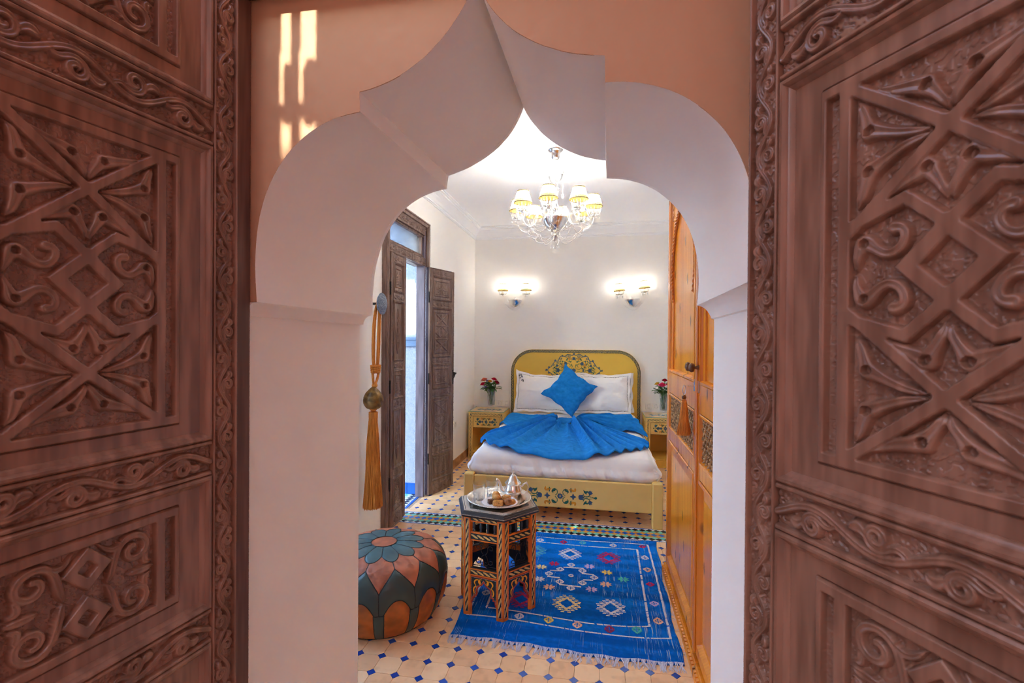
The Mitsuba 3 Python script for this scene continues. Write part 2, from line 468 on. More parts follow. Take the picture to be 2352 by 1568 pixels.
wf = struct('wall_front', cat(strips), 'm_plaster', 'thick white plaster wall pierced by a cusped archway', 'archway', smooth=32)
put(wf, 'room_face', wall_with_hole(outline(far), 0.02, YF - 0.0201), 'm_white_wall')
put(wf, 'painted_face', wall_with_hole(outline(near), 0.003, YN - 0.0005), 'm_orange_wall', label='salmon orange painted face above the archway')
for s, imp in ((-1, [(-0.832, 1.562), (-0.841, 1.562), (-0.851, 1.5585), (-0.860, 1.552), (-0.8655, 1.543), (-0.868, 1.535), (-0.869, 1.528), (-0.884, 1.528)]),
               (1, [(0.338, 1.596), (0.351, 1.593), (0.364, 1.585), (0.371, 1.577), (0.377, 1.568), (0.381, 1.560), (0.384, 1.552), (0.394, 1.549)])):
    prof = np.array(imp)
    P = np.stack([np.c_[prof[:, 0] * 1.0 + (dx if k else dx), np.full(len(prof), yy), prof[:, 1] + dz] for k, (yy, dx, dz) in enumerate(((YN - 0.002, 0.0 if s < 0 else -0.013, 0.004 if s < 0 else 0.01), (YF, 0, 0)))], 0)
    back_ = np.stack([np.c_[np.full(2, s * 0.9 if s > 0 else -0.9), np.full(2, yy), np.array([1.562, 1.5])] for yy in (YN, YF)], 0)
    ends = []
    for yy, row in ((YN - 0.002, P[0]), (YF, P[1])):
        pg = Polygon([*[(r[0], r[2]) for r in row], (s * 0.9 if s > 0 else -0.95, row[-1][2]), (s * 0.9 if s > 0 else -0.95, row[0][2])]).buffer(0)
        e = poly_ex(pg, 0.002); v = np.asarray(e.vertices)
        ends.append(tm(np.c_[v[:, 0], yy + v[:, 2] * (1 if yy < 1.3 else -1), v[:, 1]], e.faces))
    put(wf, 'impost', cat(grid_mesh(P), ends), 'm_plaster', 25)

# other walls
DW0, DW1, DZ = DY0 - 0.03, DY1 + 0.04, 2.50
lw = cat(box(XL - 0.25, XL, YF - 0.02, 1.85, -0.004, CEIL + 0.05), box(XL - 0.25, XL, 1.85, 2.85, -0.004, 0.10), box(XL - 0.25, XL, 1.85, 2.85, 2.35, CEIL + 0.05), box(XL - 0.25, XL, 2.85, DW0, -0.004, CEIL + 0.05), box(XL - 0.25, XL, DW1, YB + 0.1, -0.004, CEIL + 0.05), box(XL - 0.25, XL, DW0, DW1, DZ, CEIL + 0.05))
struct('wall_left', lw, 'm_white_wall', 'white left wall of the bedroom with a doorway', 'wall')
wn = thing('window_1', 'open brown window in the left wall near the archway', 'window', kind='structure')
for y0, y1, z0, z1 in ((1.85, 1.90, 0.10, 2.35), (2.80, 2.85, 0.10, 2.35), (1.90, 2.80, 0.10, 0.15), (1.90, 2.80, 2.30, 2.35)):
    put(wn, 'frame', box(XL - 0.16, XL - 0.09, y0, y1, z0, z1, 0.004), 'm_frame_wood')
struct('wall_back', box(XL - 0.25, XR + 0.2, YB, YB + 0.1, -0.004, CEIL + 0.05), 'm_white_wall', 'white wall behind the bed', 'wall')
struct('wall_right', box(XR, XR + 0.1, YF, YB, -0.004, CEIL + 0.05), 'm_white_wall', 'white right wall behind the wardrobe', 'wall')
struct('ceiling', box(XL - 0.25, XR + 0.2, YF - 0.02, YB + 0.1, CEIL, CEIL + 0.1), 'm_ceiling', 'white ceiling above the chandelier', 'ceiling')

# crown moulding and baseboards
crown = [(0, -0.155), (0.010, -0.155), (0.010, -0.145), (0.018, -0.140), (0.018, -0.128), (0.026, -0.120), (0.034, -0.095), (0.050, -0.066), (0.072, -0.046), (0.082, -0.040), (0.082, -0.028), (0.096, -0.022), (0.096, -0.012), (0.112, -0.008), (0.112, 0)]


def sweep_x(prof, x0, x1, y, sy, z):
    P = np.stack([np.c_[np.full(len(prof), x), y + sy * np.array(prof)[:, 0], z + np.array(prof)[:, 1]] for x in (x0, x1)], 0)
    return grid_mesh(P)


def sweep_y(prof, y0, y1, x, sx, z):
    P = np.stack([np.c_[x + sx * np.array(prof)[:, 0], np.full(len(prof), y), z + np.array(prof)[:, 1]] for y in (y0, y1)], 0)
    return grid_mesh(P)


struct('trim_1', sweep_y(crown, YF, YB, XL, 1, CEIL), 'm_ceiling', 'white plaster cornice along the left wall', 'cornice')
struct('trim_2', sweep_x(crown, XL, XR, YB, -1, CEIL), 'm_ceiling', 'white plaster cornice above the bed wall', 'cornice')
bl = thing('baseboard_left', 'brown tile skirting along the left wall', 'baseboard', kind='structure')
for k in range(6):
    y0 = DW1 + 0.06 + k * 0.30
    put(bl, 'tile', box(XL, XL + 0.012, y0 + 0.001, min(y0 + 0.30, YB) - 0.001, 0, 0.098, 0.002), 'm_skirt')
bb = thing('baseboard_back', 'brown tile skirting under the bed wall', 'baseboard', kind='structure')
for k in range(9):
    x0 = XL + 0.013 + k * 0.30
    put(bb, 'tile', box(x0 + 0.001, min(x0 + 0.30, XR) - 0.001, YB - 0.012, YB, 0, 0.098, 0.002), 'm_skirt')
mat('m_skirt', wood_fn(lin(158, 112, 72), lin(186, 140, 98), 14, 14, 14), 0.45)

# the passage beyond the room's doorway
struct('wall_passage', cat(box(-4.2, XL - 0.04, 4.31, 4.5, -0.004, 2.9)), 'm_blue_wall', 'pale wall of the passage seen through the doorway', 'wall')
struct('trim_3', cat(box(-2.6, XL - 0.045, 4.285, 4.31, 1.395, 1.425, 0.006), box(-2.6, XL - 0.045, 4.295, 4.31, 1.425, 1.455), box(-2.6, XL - 0.045, 4.285, 4.31, 1.455, 1.485, 0.006)), 'm_blue_wall', 'pale moulding band on the passage wall', 'moulding')
bp = thing('baseboard_passage', 'bright blue tile skirting beyond the doorway', 'baseboard', kind='structure')
for k in range(8):
    x1 = XL - 0.06 - k * 0.115
    put(bp, 'tile', box(x1 - 0.113, x1, 4.298, 4.31, 0, 0.105, 0.002), 'm_blue_tile')
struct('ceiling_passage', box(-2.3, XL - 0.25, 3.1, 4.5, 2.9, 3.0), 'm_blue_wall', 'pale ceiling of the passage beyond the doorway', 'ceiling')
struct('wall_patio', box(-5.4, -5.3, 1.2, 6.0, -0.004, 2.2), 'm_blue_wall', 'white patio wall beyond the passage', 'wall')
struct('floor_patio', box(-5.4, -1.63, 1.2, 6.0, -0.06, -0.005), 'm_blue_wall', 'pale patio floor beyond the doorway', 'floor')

# the courtyard around the camera: a gallery slab covers its right part, light falls in on the left
struct('wall_court_back', box(-3.2, 2.7, -3.2, -3.1, -0.004, 4.95), 'm_court', 'salmon courtyard wall behind the viewer', 'wall')
struct('wall_court_right', box(1.3, 1.4, -3.1, YN, -0.004, 4.6), 'm_court', 'salmon courtyard wall on the right', 'wall')
struct('wall_court_left', box(-3.2, -3.1, -3.1, YN, -0.004, 3.4), 'm_white_wall', 'white courtyard wall on the left', 'wall')
struct('roof_gallery', cat(box(-0.42, 1.3, -1.0, YN, 3.0, 3.30), box(-3.1, -1.45, -1.0, YN, 3.0, 3.30)), 'm_court', 'gallery slabs over the courtyard with a long light slot between them', 'gallery')
scr = sbox(-1.45, -0.55, -0.42, 0.12)                        # a pierced board lies across the slot: two slits crossed by turned bulbs


def on_board(poly):
    return shapely.transform(poly, lambda q: np.c_[q[:, 0] + SUN[0] / -SUN[1] * (3.0 - q[:, 1]) / (SUN[2] / -SUN[1]), 1.076 - (3.0 - q[:, 1]) / (SUN[2] / -SUN[1])])


for x0, x1 in ((-0.772, -0.748), (-0.719, -0.680)):
    xc, w_ = (x0 + x1) / 2, x1 - x0
    slit = sbox(x0, 1.86, x1, 2.032).union(sbox(x0, 2.145, x1, 2.30)).union(sbox(x0 - 0.004, 2.06, x0 + 0.004, 2.2)).difference(Point(xc + w_ * 0.15, 2.150).buffer(w_ * 0.40)).difference(Point(xc + w_ * 0.1, 2.028).buffer(w_ * 0.42))
    scr = scr.difference(on_board(slit.segmentize(0.02)))
struct('screen_gallery', mv(poly_ex(scr, 0.015), 0, 0, 2.985), 'm_frame_wood', 'pierced wooden board across the gallery light slot', 'screen')
# ------------------------------------------------------------------ carved relief
def dense(pts, radii, step=0.0016):
    p = np.asarray(pts, float); r = np.asarray(radii, float)
    if len(p) > 2:
        from scipy.interpolate import CubicSpline, PchipInterpolator
        s = np.r_[0, np.cumsum(np.linalg.norm(np.diff(p, axis=0), axis=1) + 1e-9)]
        q = np.linspace(0, s[-1], max(6, int(s[-1] / step)))
        return np.c_[CubicSpline(s, p)(q), PchipInterpolator(s, r)(q)]
    q = np.linspace(0, 1, max(4, int(np.linalg.norm(p[1] - p[0]) / step)))[:, None]
    return np.hstack([p[0] + (p[1] - p[0]) * q, r[0] + (r[1] - r[0]) * q])


def spiral(c, r0, r1, a0, turns, n=26):
    t = np.linspace(0, 1, n)
    a = a0 + turns * 2 * PI * t
    r = r0 + (r1 - r0) * t
    return np.c_[c[0] + r * np.cos(a), c[1] + r * np.sin(a)]


def relief(x0, x1, y0, y1, step, strokes=(), plates=(), holes=(), Hs=0.010, Hp=0.011, stip=0.0022, base=0.0, floor_fn=None):
    """A carved board as a height field: strokes are rounded tendrils, plates are flat raised shapes, the sunk ground is punched."""
    nx, ny = max(3, int((x1 - x0) / step)), max(3, int((y1 - y0) / step))
    X, Y = np.meshgrid(np.linspace(x0, x1, nx), np.linspace(y0, y1, ny), indexing='ij')
    q = np.c_[X.ravel(), Y.ravel()]
    z = np.full(len(q), base)
    if stip:
        z = z - stip * (meshkit.noise(np.c_[q / 0.0036, np.zeros(len(q))], 3) > 0.62)
    if len(strokes):
        S = np.vstack([dense(p, r) for p, r in strokes])
        dd, ii = cKDTree(S[:, :2]).query(q, k=3, distance_upper_bound=float(S[:, 2].max()))
        rr = np.where(np.isfinite(dd), S[np.minimum(ii, len(S) - 1), 2], 1e-9)
        t = np.min(np.where(np.isfinite(dd), dd / np.maximum(rr, 1e-9), 9), axis=1)
        r = rr.max(1)
        h = np.where(t < 1, (Hs * np.clip(r / 0.0065, 0.5, 1.1)) * np.clip(1 - t ** 4, 0, 1) ** 0.5, 0)
        h -= np.where(t < 0.45, 0.0022 * (1 - (t / 0.45) ** 2) * (r > 0.004), 0)
        z = np.maximum(z, base + np.where(t < 1, h, -9))
    for c, r in holes:
        d = np.hypot(q[:, 0] - c[0], q[:, 1] - c[1])
        z = np.where(d < r, np.minimum(z, base + 0.001), z)
    if len(plates):
        from scipy.ndimage import distance_transform_edt
        U = shapely.unary_union(list(plates))
        m = shapely.contains_xy(U, q[:, 0], q[:, 1]).reshape(nx, ny)
        e = distance_transform_edt(m) * step
        hp = Hp * np.clip(0.55 + 0.45 * e / 0.003, 0, 1)
        z = np.where(m.ravel(), np.maximum(base + hp.ravel(), z * 0 + base + hp.ravel()), z)
    if floor_fn is not None:
        z = floor_fn(q, z)
    P = np.c_[q, z].reshape(nx, ny, 3)
    # a skirt down to the board
    top = np.pad(P, ((1, 1), (1, 1), (0, 0)), mode='edge')
    top[0, :, 2] = top[-1, :, 2] = top[:, 0, 2] = top[:, -1, 2] = -0.012
    return grid_mesh(top)


def mir(strokes, holes, fx, fy):
    return [(np.asarray(p) * [fx, fy], r) for p, r in strokes], [((c[0] * fx, c[1] * fy), r) for c, r in holes]


def vine(L, w, wave, phase=0.0, r=0.0052):
    """A running vine with scrolls, along y from 0 to L, across x in [-w/2, w/2]."""
    A = w * 0.27
    n = int(L / wave * 16)
    y = np.linspace(0.004, L - 0.004, n)
    st = [(np.c_[A * np.sin(2 * PI * y / wave + phase), y], np.full(n, r))]
    ho = []
    for k in range(-1, int(2 * L / wave) + 2):
        yc = (k + 0.5) * wave / 2 - phase / (2 * PI) * wave
        s = 1 if k % 2 == 0 else -1                    # the stem bulges to +s here; the scroll fills the other side
        R = w * 0.25
        cx = -s * w * 0.17
        if yc < R * 1.5 or yc > L - R * 1.5:
            continue
        # the scroll leaves the stem tangentially and winds in to an eye
        sp = np.vstack([[(A * np.sin(2 * PI * (yc - wave * 0.20) / wave + phase), yc - wave * 0.20)], spiral((cx, yc), R * 1.12, R * 0.34, -PI / 2 + s * 0.9, s * 1.15, 22)])
        st.append((sp, np.r_[r * 0.7, np.linspace(r * 0.95, r * 1.15, len(sp) - 1)]))
        ho.append(((cx, yc), R * 0.16))
        # a leaf filling the gap beyond the scroll
        leaf = np.array([(cx + s * R * 0.1, yc + R * 1.15), (cx - s * R * 0.35, yc + R * 1.75), (cx + s * R * 0.05, yc + R * 2.45)])
        if leaf[-1, 1] < L - 0.004:
            st.append((leaf, np.array([r * 0.7, r * 1.45, r * 0.4])))
    return st, ho


def fleur(v, axis, stem, spread, tail):
    """A pair of leaves with eyes: stems from v along axis to two rings, tails sweeping outwards. tail = (along, across) from v."""
    ax = np.asarray(axis, float); cr = np.array([-ax[1], ax[0]]); v = np.asarray(v, float)
    st, ho = [], []
    for s in (-1, 1):
        f = lambda a, c: v + ax * a + cr * (s * c)
        ringc = f(stem, spread)
        st.append((np.array([f(0.004, 0.0035), f(stem * 0.35, spread * 0.28), f(stem * 0.62, spread * 0.55), f(stem, spread)]), np.array([0.0026, 0.0068, 0.0082, 0.0140])))
        st.append((np.array([f(stem * 1.02, spread * 1.1), f(stem + (tail[0] - stem) * 0.30, spread + (tail[1] - spread) * 0.38), f(stem + (tail[0] - stem) * 0.55, spread + (tail[1] - spread) * 0.7), f(*tail)]), np.array([0.0135, 0.0098, 0.0080, 0.0026])))
        ho.append((tuple(ringc), 0.0062))
    return st, ho


def strap(pts, w=0.0185):
    return LineString(pts).buffer(w / 2, cap_style=2, join_style=2)


def sq(cx, cy, half):
    return Polygon([(cx + half, cy), (cx, cy + half), (cx - half, cy), (cx, cy - half)])


FW, FH = 0.118, 0.26
def star_field():
    st, ho = [], []
    one = [fleur((0, 0.180), (0, 1), 0.040, 0.025, (0.066, 0.092)), fleur((0, 0.072), (0, 1), 0.046, 0.022, (0.022, 0.070))]
    for s in (-1, 1):
        one.append(fleur((s * 0.020, 0.163), (s, 0), 0.074, 0.028, (0.090, 0.072)))
        hook = np.array([(0.112, 0.006), (0.108, 0.022), (0.099, 0.038), (0.080, 0.026), (0.064, 0.020), (0.050, 0.030), (0.048, 0.046), (0.060, 0.052)]) * [s, 1]
        one.append(([(hook, np.array([0.0036, 0.0075, 0.0135, 0.0085, 0.0078, 0.0074, 0.0074, 0.0095]))], [((s * 0.099, 0.038), 0.0058)]))
    for a, h in one:
        for fy in (1, -1):
            a2, h2 = mir(a, h, 1, fy); st += a2; ho += h2
    pl = []
    for fy in (1, -1):
        for fx in (1, -1):
            pl += [strap([(0, 0.163 * fy), (fx * 0.128, 0.268 * fy)]), strap([(0, 0.163 * fy), (fx * 0.126, 0.052 * fy)]),
                   strap([(-fx * 0.004, 0.042 * fy), (fx * 0.046, 0.088 * fy), (fx * 0.128, 0.062 * fy)])]
    pl.append(sq(0, 0, 0.060).difference(sq(0, 0, 0.029)))
    clip = sbox(-FW - 0.004, -FH - 0.004, FW + 0.004, FH + 0.004)
    return st, ho, [p.intersection(clip) for p in pl]


def scroll_field(hh):
    st, ho = [], []
    for s in (-1, 1):
        for fy in (1, -1):
            k = hh / 0.082
            a = np.vstack([[(0.034, 0.004), (0.040, 0.022)], spiral((0.078, 0.046), 0.031, 0.008, PI * 0.95, -1.2)]) * [s, fy * k]
            st.append((a, np.r_[0.004, np.linspace(0.0075, 0.0062, len(a) - 1)]))
            st.append((np.array([(0.020, 0.078), (0.046, 0.060), (0.060, 0.070)]) * [s, fy * k], np.array([0.002, 0.006, 0.004])))
            st.append((np.array([(0.108, 0.012), (0.098, 0.016), (0.100, 0.030)]) * [s, fy * k], np.array([0.003, 0.007, 0.005])))
            ho.append(((s * 0.078, 0.046 * fy * k), 0.0035))
        st.append((np.array([(s * 0.070, 0), (s * 0.092, 0.0), (s * 0.112, 0)]), np.array([0.003, 0.008, 0.003])))
    pl = [sq(0, q * hh * 0.53, 0.040).difference(sq(0, q * hh * 0.53, 0.0145)) for q in (-1, 1)]
    return st, ho, pl


def panel(W2, y0, y1, kind, step):
    """A raised panel, x in [-W2, W2]; its sunk field is centred on the band."""
    yc, hh = (y0 + y1) / 2, (y1 - y0) / 2
    fh = hh - 0.066
    k = fh / FH
    if kind == 'star':
        st, ho, pl = star_field()
        st = [(np.asarray(p) * [1, k], r) for p, r in st]; ho = [((c[0], c[1] * k), r) for c, r in ho]
        pl = [affinity.scale(p, 1, k, origin=(0, 0)) for p in pl]
    else:
        st, ho, pl = scroll_field(fh)
    band = sbox(-0.166, -fh - 0.019, 0.166, fh + 0.019).difference(sbox(-FW, -fh, FW, fh))
    for s in (-1, 1):
        band = band.difference(sbox(min(s * 0.138, s * 0.156), -fh, max(s * 0.138, s * 0.156), fh))
    pl = [band] + pl

    def lift(q, z):
        out = (np.abs(q[:, 0]) > 0.1665) | (np.abs(q[:, 1]) > fh + 0.0195)
        return np.where(out, 0.006, z)
    m = relief(-W2, W2, -hh, hh, step, st, pl, ho, floor_fn=lift)
    return mv(m, 0, yc, 0)


def rect_mould(x0, x1, y0, y1, prof):
    """A mitred moulding round a rectangle; prof = (inset, height)."""
    rows = []
    for ins, h in prof:
        rows.append([(x0 + ins, y0 + ins, h), (x1 - ins, y0 + ins, h), (x1 - ins, y1 - ins, h), (x0 + ins, y1 - ins, h), (x0 + ins, y0 + ins, h)])
    P = np.array(rows, float)
    return cat([grid_mesh(P[:, k:k + 2]) for k in range(4)])


MOULD = [(0, 0.0), (0.0, 0.017), (0.004, 0.0215), (0.0085, 0.021), (0.012, 0.0165), (0.0135, 0.013), (0.018, 0.0105), (0.021, 0.006)]
LW = 0.596
ROWS = [(0.02, 0.10, 'rail'), (0.10, 0.80, 'star'), (0.80, 0.876, 'rail'), (0.876, 1.172, 'scroll'), (1.172, 1.250, 'rail'), (1.250, 1.900, 'star'), (1.900, 1.992, 'rail'), (1.992, 2.290, 'scroll'), (2.290, 2.37, 'rail')]
leaf_parts = []                                         # (name, ply dict, material) shared by the two leaves


def stile_mesh(L, step):
    st, ho = vine(L, 0.050, 0.120, r=0.0048)
    st = [(np.asarray(p) + [0.032, 0], r) for p, r in st]
    pl = [sbox(0.0, 0, 0.0075, L), sbox(0.0565, 0, 0.064, L)]
    return relief(0, 0.064, 0, L, step, st, pl, ho, Hs=0.0095, Hp=0.010, base=0.011)


def rail_mesh(L, h, step):
    st, ho = vine(L, h - 0.018, 0.19, phase=0.9, r=0.0066)
    pl = [sbox(-h / 2, 0, -h / 2 + 0.010, L), sbox(h / 2 - 0.010, 0, h / 2, L)]
    m = relief(-h / 2, h / 2, 0, L, step, st, pl, ho, Hs=0.0095, Hp=0.010, base=0.010)
    return m


LEAF_H = 2.37
sm = mikit.ply(mv(stile_mesh(LEAF_H - 0.02, 0.0013), 0, 0.02, 0), smooth=True)
leaf_parts.append(('slab', mikit.ply(box(0, LW, 0.02, LEAF_H, -0.036, -0.001, 0.003)), 'm_carved', None))
leaf_parts.append(('stile', sm, 'm_carved', None))
leaf_parts.append(('stile', sm, 'm_carved', xf_stile := (trans(LW, 0, 0) @ np.diag([-1, 1, 1, 1]))))
seen_rows = {}
for y0, y1, kind in ROWS:
    vis = y0 > 0.75
    if kind == 'rail':
        h = round(y1 - y0, 3)
        m = seen_rows.setdefault(('r', h), mikit.ply(rail_mesh(LW - 0.128, h, 0.0015), smooth=True))
        leaf_parts.append(('rail', m, 'm_carved', frame((LW - 0.064, (y0 + y1) / 2, 0), (0, 1, 0), (-1, 0, 0), (0, 0, 1))))
    else:
        hh = (y1 - y0) / 2
        m = seen_rows.setdefault((kind, round(hh, 3)), mikit.ply(panel(LW / 2 - 0.083, -hh, hh, kind, 0.0015 if vis else 0.003), smooth=True))
        leaf_parts.append(('panel', m, 'm_carved', trans(LW / 2, (y0 + y1) / 2, 0.0)))
        leaf_parts.append(('moulding', mikit.ply(rect_mould(0.064, LW - 0.064, y0, y1, MOULD), smooth=35), 'm_carved', None))


def hang_leaf(n, hinge, u, label):
    t = thing(f'door_{n}', label, 'door', kind='structure')
    up = np.array([0, 0, 1.0]); u = np.asarray(u, float)
    nrm = np.cross(u, up)
    if np.dot(nrm, EYE - np.asarray(hinge)) < 0:
        nrm = -nrm
    F = frame(hinge, u, up, nrm)
    for name, m, b, M in leaf_parts:
        put(t, name, m, b, M=F if M is None else F @ M)
    for z in (0.35, 1.25, 2.1):
        put(t, 'hinge', tube([(-0.006, z - 0.045, -0.012), (-0.006, z + 0.045, -0.012)], 0.006, 8), 'm_iron', True, M=F)
    return t


hang_leaf(1, (-0.845, 1.000, 0), (-0.14637, -0.98923, 0), 'carved dark wooden door leaf standing open on the left')
hang_leaf(2, (0.2797, 0.911, 0), (0.45088, -0.89258, 0), 'carved dark wooden door leaf standing open on the right')
fr = thing('door_frame', 'plain brown wooden frame in front of the archway', 'door frame', kind='structure')
put(fr, 'post', box(-0.96, -0.8535, 1.018, 1.075, 0, 2.318, 0.004), 'm_frame_wood')
put(fr, 'post', box(0.345, 0.44, 1.0, 1.075, 0, 2.318, 0.004), 'm_frame_wood')
put(fr, 'lintel', box(-0.96, 0.44, 1.018, 1.075, 2.318, 2.43, 0.004), 'm_frame_wood')
# ------------------------------------------------------------------ the carved double door in the bedroom's left wall
def small_vine(L, w, wave):
    st, ho = vine(L, w, wave, phase=0.4, r=w * 0.10)
    return st, ho


def room_stile(L, w):
    st, ho = small_vine(L, w * 0.72, 0.085)
    return relief(-w / 2, w / 2, 0, L, 0.0028, st, [sbox(-w / 2, 0, -w / 2 + 0.005, L), sbox(w / 2 - 0.005, 0, w / 2, L)], ho, Hs=0.008, Hp=0.008, stip=0)


def rosette_field(w, h):
    """Scrolls round a centre, for the small square panels."""
    st = []
    for sx in (-1, 1):
        for sy in (-1, 1):
            c = (sx * w * 0.24, sy * h * 0.24)
            sp = spiral(c, min(w, h) * 0.21, min(w, h) * 0.05, PI * (0.25 if sx * sy > 0 else 0.75) + (PI if sx < 0 and sy < 0 or sx > 0 and sy < 0 else 0), 1.1 * sx * sy)
            st.append((sp, np.linspace(0.0034, 0.0052, len(sp))))
            st.append((np.array([(0, 0), (sx * w * 0.12, sy * h * 0.05), (sx * w * 0.42, sy * h * 0.06)]), np.array([0.0035, 0.0055, 0.002])))
            st.append((np.array([(0, 0), (sx * w * 0.04, sy * h * 0.2), (sx * w * 0.06, sy * h * 0.44)]), np.array([0.0035, 0.0055, 0.002])))
            st.append((np.array([(sx * w * 0.3, sy * h * 0.46), (sx * w * 0.44, sy * h * 0.42), (sx * w * 0.46, sy * h * 0.3)]), np.array([0.002, 0.005, 0.002])))
    return st, [], []


def cross_field(w, h):
    st, pl = [], []
    n = 3
    for k in range(n):
        y0, y1 = -h / 2 + k * h / n, -h / 2 + (k + 1) * h / n
        ym = (y0 + y1) / 2
        if k != 1:
            pl += [LineString([(-w / 2, y0), (w / 2, y1)]).buffer(0.005), LineString([(-w / 2, y1), (w / 2, y0)]).buffer(0.005)]
        else:
            pl += [LineString([(-w / 2, ym), (0, y1), (w / 2, ym), (0, y0), (-w / 2, ym)]).buffer(0.005), LineString([(-w / 2, y0), (w / 2, y0)]).buffer(0.004), LineString([(-w / 2, y1), (w / 2, y1)]).buffer(0.004)]
        for sx in (-1, 0, 1):
            for sy in (-1, 0, 1):
                if (sx or sy) or k == 1:
                    c = (sx * w * 0.33, ym + sy * h / n * 0.33)
                    st.append((spiral(c, 0.014, 0.004, sx + 2.0 * sy, 0.9 * (1 if sx >= 0 else -1)), np.full(26, 0.0042)))
    return st, [], pl


def almond_field(w, h):
    t = np.linspace(0, 1, 30)
    prof = w * 0.36 * np.sin(PI * t) ** 0.8
    y = (t - 0.5) * h * 0.86
    edge = np.vstack([np.c_[prof, y], np.c_[-prof, y][::-1]])
    st = [(np.c_[prof, y], np.full(30, 0.0045)), (np.c_[-prof, y], np.full(30, 0.0045)), (np.array([(0, -h * 0.42), (0, 0.001), (0, h * 0.42)]), np.array([0.002, 0.005, 0.002]))]
    for sx in (-1, 1):
        for q in (-0.2, -0.07, 0.07, 0.2):
            st.append((spiral((sx * w * 0.15, q * h), w * 0.10, w * 0.03, 1.0 if sx > 0 else 2.1, 1.0 * sx), np.full(26, 0.0042)))
    return st, [], []


ROOM_ROWS = [(0.0, 0.13, 'rail'), (0.13, 0.375, 'rosette'), (0.375, 0.455, 'rail'), (0.455, 0.915, 'tall'), (0.915, 1.0, 'rail'), (1.0, 1.225, 'rosette'), (1.225, 1.30, 'rail'), (1.30, 1.765, 'tall'), (1.765, 1.84, 'rail'), (1.84, 2.065, 'rosette'), (2.065, 2.14, 'rail')]
RMOULD = [(0, 0.0), (0.0, 0.010), (0.004, 0.013), (0.009, 0.008), (0.013, 0.0), (0.016, -0.004)]


def room_leaf(n, W, tall, hinge, u, label, side):
    t = thing(f'door_{n}', label, 'door', kind='structure')
    up = np.array([0, 0, 1.0]); u = np.asarray(u, float); u = u / np.linalg.norm(u)
    nrm = np.cross(u, up)
    if np.dot(nrm, EYE - np.asarray(hinge)) < 0:
        nrm = -nrm
    F = frame(hinge, u, up, nrm)
    sw = 0.046
    put(t, 'slab', box(0.001, W - 0.001, 0.008, 2.14, -0.040, -0.0065, 0.003), 'm_room_door_edge', M=F)
    sm = mikit.ply(room_stile(2.13, sw), smooth=True)
    put(t, 'stile', sm, 'm_room_door', M=F @ trans(sw / 2, 0.01, 0)); put(t, 'stile', sm, 'm_room_door', M=F @ trans(W - sw / 2, 0.01, 0))
    pw = W - 2 * sw
    for y0, y1, kind in ROOM_ROWS:
        hh = (y1 - y0) / 2
        if kind == 'rail':
            st, ho = small_vine(pw, (y1 - y0) * 0.6, 0.12)
            m = relief(-hh, hh, 0, pw, 0.0028, st, [sbox(-hh, 0, -hh + 0.008, pw), sbox(hh - 0.008, 0, hh, pw)], ho, Hs=0.008, Hp=0.008, stip=0)
            put(t, 'rail', mikit.ply(m, smooth=True), 'm_room_door', M=F @ frame((W - sw, (y0 + y1) / 2, 0.002), (0, 1, 0), (-1, 0, 0), (0, 0, 1)))
            continue
        fw, fh = pw - 0.10, 2 * hh - 0.10
        if kind == 'rosette':
            st, ho, pl = rosette_field(fw, fh)
        elif tall == 'cross':
            st, ho, pl = cross_field(fw, fh)
        else:
            st, ho, pl = almond_field(fw + 0.02, fh + 0.04)
        pl = list(pl)
        if not (kind == 'tall' and tall == 'almond'):
            pl.append(sbox(-fw / 2 - 0.014, -fh / 2 - 0.014, fw / 2 + 0.014, fh / 2 + 0.014).difference(sbox(-fw / 2 - 0.004, -fh / 2 - 0.004, fw / 2 + 0.004, fh / 2 + 0.004)))
        m = relief(-pw / 2, pw / 2, -hh, hh, 0.0026, st, pl, ho, Hs=0.010, Hp=0.009, stip=0, base=-0.004)
        put(t, 'panel', mikit.ply(m, smooth=True), 'm_room_door', M=F @ trans(W / 2, (y0 + y1) / 2, 0))
        put(t, 'moulding', rect_mould(sw, W - sw, y0, y1, RMOULD), 'm_room_door', 35, M=F)
    for z in (0.35, 1.1, 1.86):
        put(t, 'hinge', tube([(-0.004, z - 0.05, 0.0), (-0.004, z + 0.05, 0.0)], 0.007, 8), 'm_iron', True, M=F)
    return t, F


d3, F3 = room_leaf(3, 0.285, 'almond', (-1.548, 3.462, 0), (0.004, 1.0, 0), 'carved brown door leaf of the bedroom doorway, nearer the archway, closed', 1)
d4, F4 = room_leaf(4, 0.39, 'cross', (-1.525, 4.268, 0.0), (0.315, 0.949, 0), 'carved brown door leaf of the bedroom doorway, folded open against the white wall', 1)
put(d3, 'bolt', box(0.285, 0.291, 0.99, 1.05, -0.03, -0.01), 'm_iron', M=F3)
put(d4, 'handle', cat(box(0.372, 0.388, 1.02, 1.16, 0.0, 0.006, 0.002), tube(spline([(0.384, 1.13, 0.004), (0.386, 1.13, 0.035), (0.372, 1.128, 0.045), (0.335, 1.12, 0.047)], 10), 0.007),
                      tube(spline([(0.389, 1.13, -0.02), (0.425, 1.132, -0.02), (0.440, 1.12, -0.02), (0.428, 1.085, -0.02), (0.410, 1.05, -0.02)], 14), [0.007] * 10 + [0.006] * 4)), 'm_iron', 40, M=F4, label='black iron lever handle')

rf = thing('room_door_frame', 'carved brown frame and glazed transom of the bedroom doorway', 'door frame', kind='structure')


def vy(y0, y1, z0, z1, w=None):
    """A carved strip on the frame: local x = depth out of the wall (+X), runs along y."""
    h = z1 - z0; L = y1 - y0
    st, ho = small_vine(L, h * 0.62, h * 1.7)
    m = relief(-h / 2, h / 2, 0, L, 0.0028, st, [sbox(-h / 2, 0, -h / 2 + 0.006, L), sbox(h / 2 - 0.006, 0, h / 2, L)], ho, Hs=0.010, Hp=0.009, stip=0)
    return m


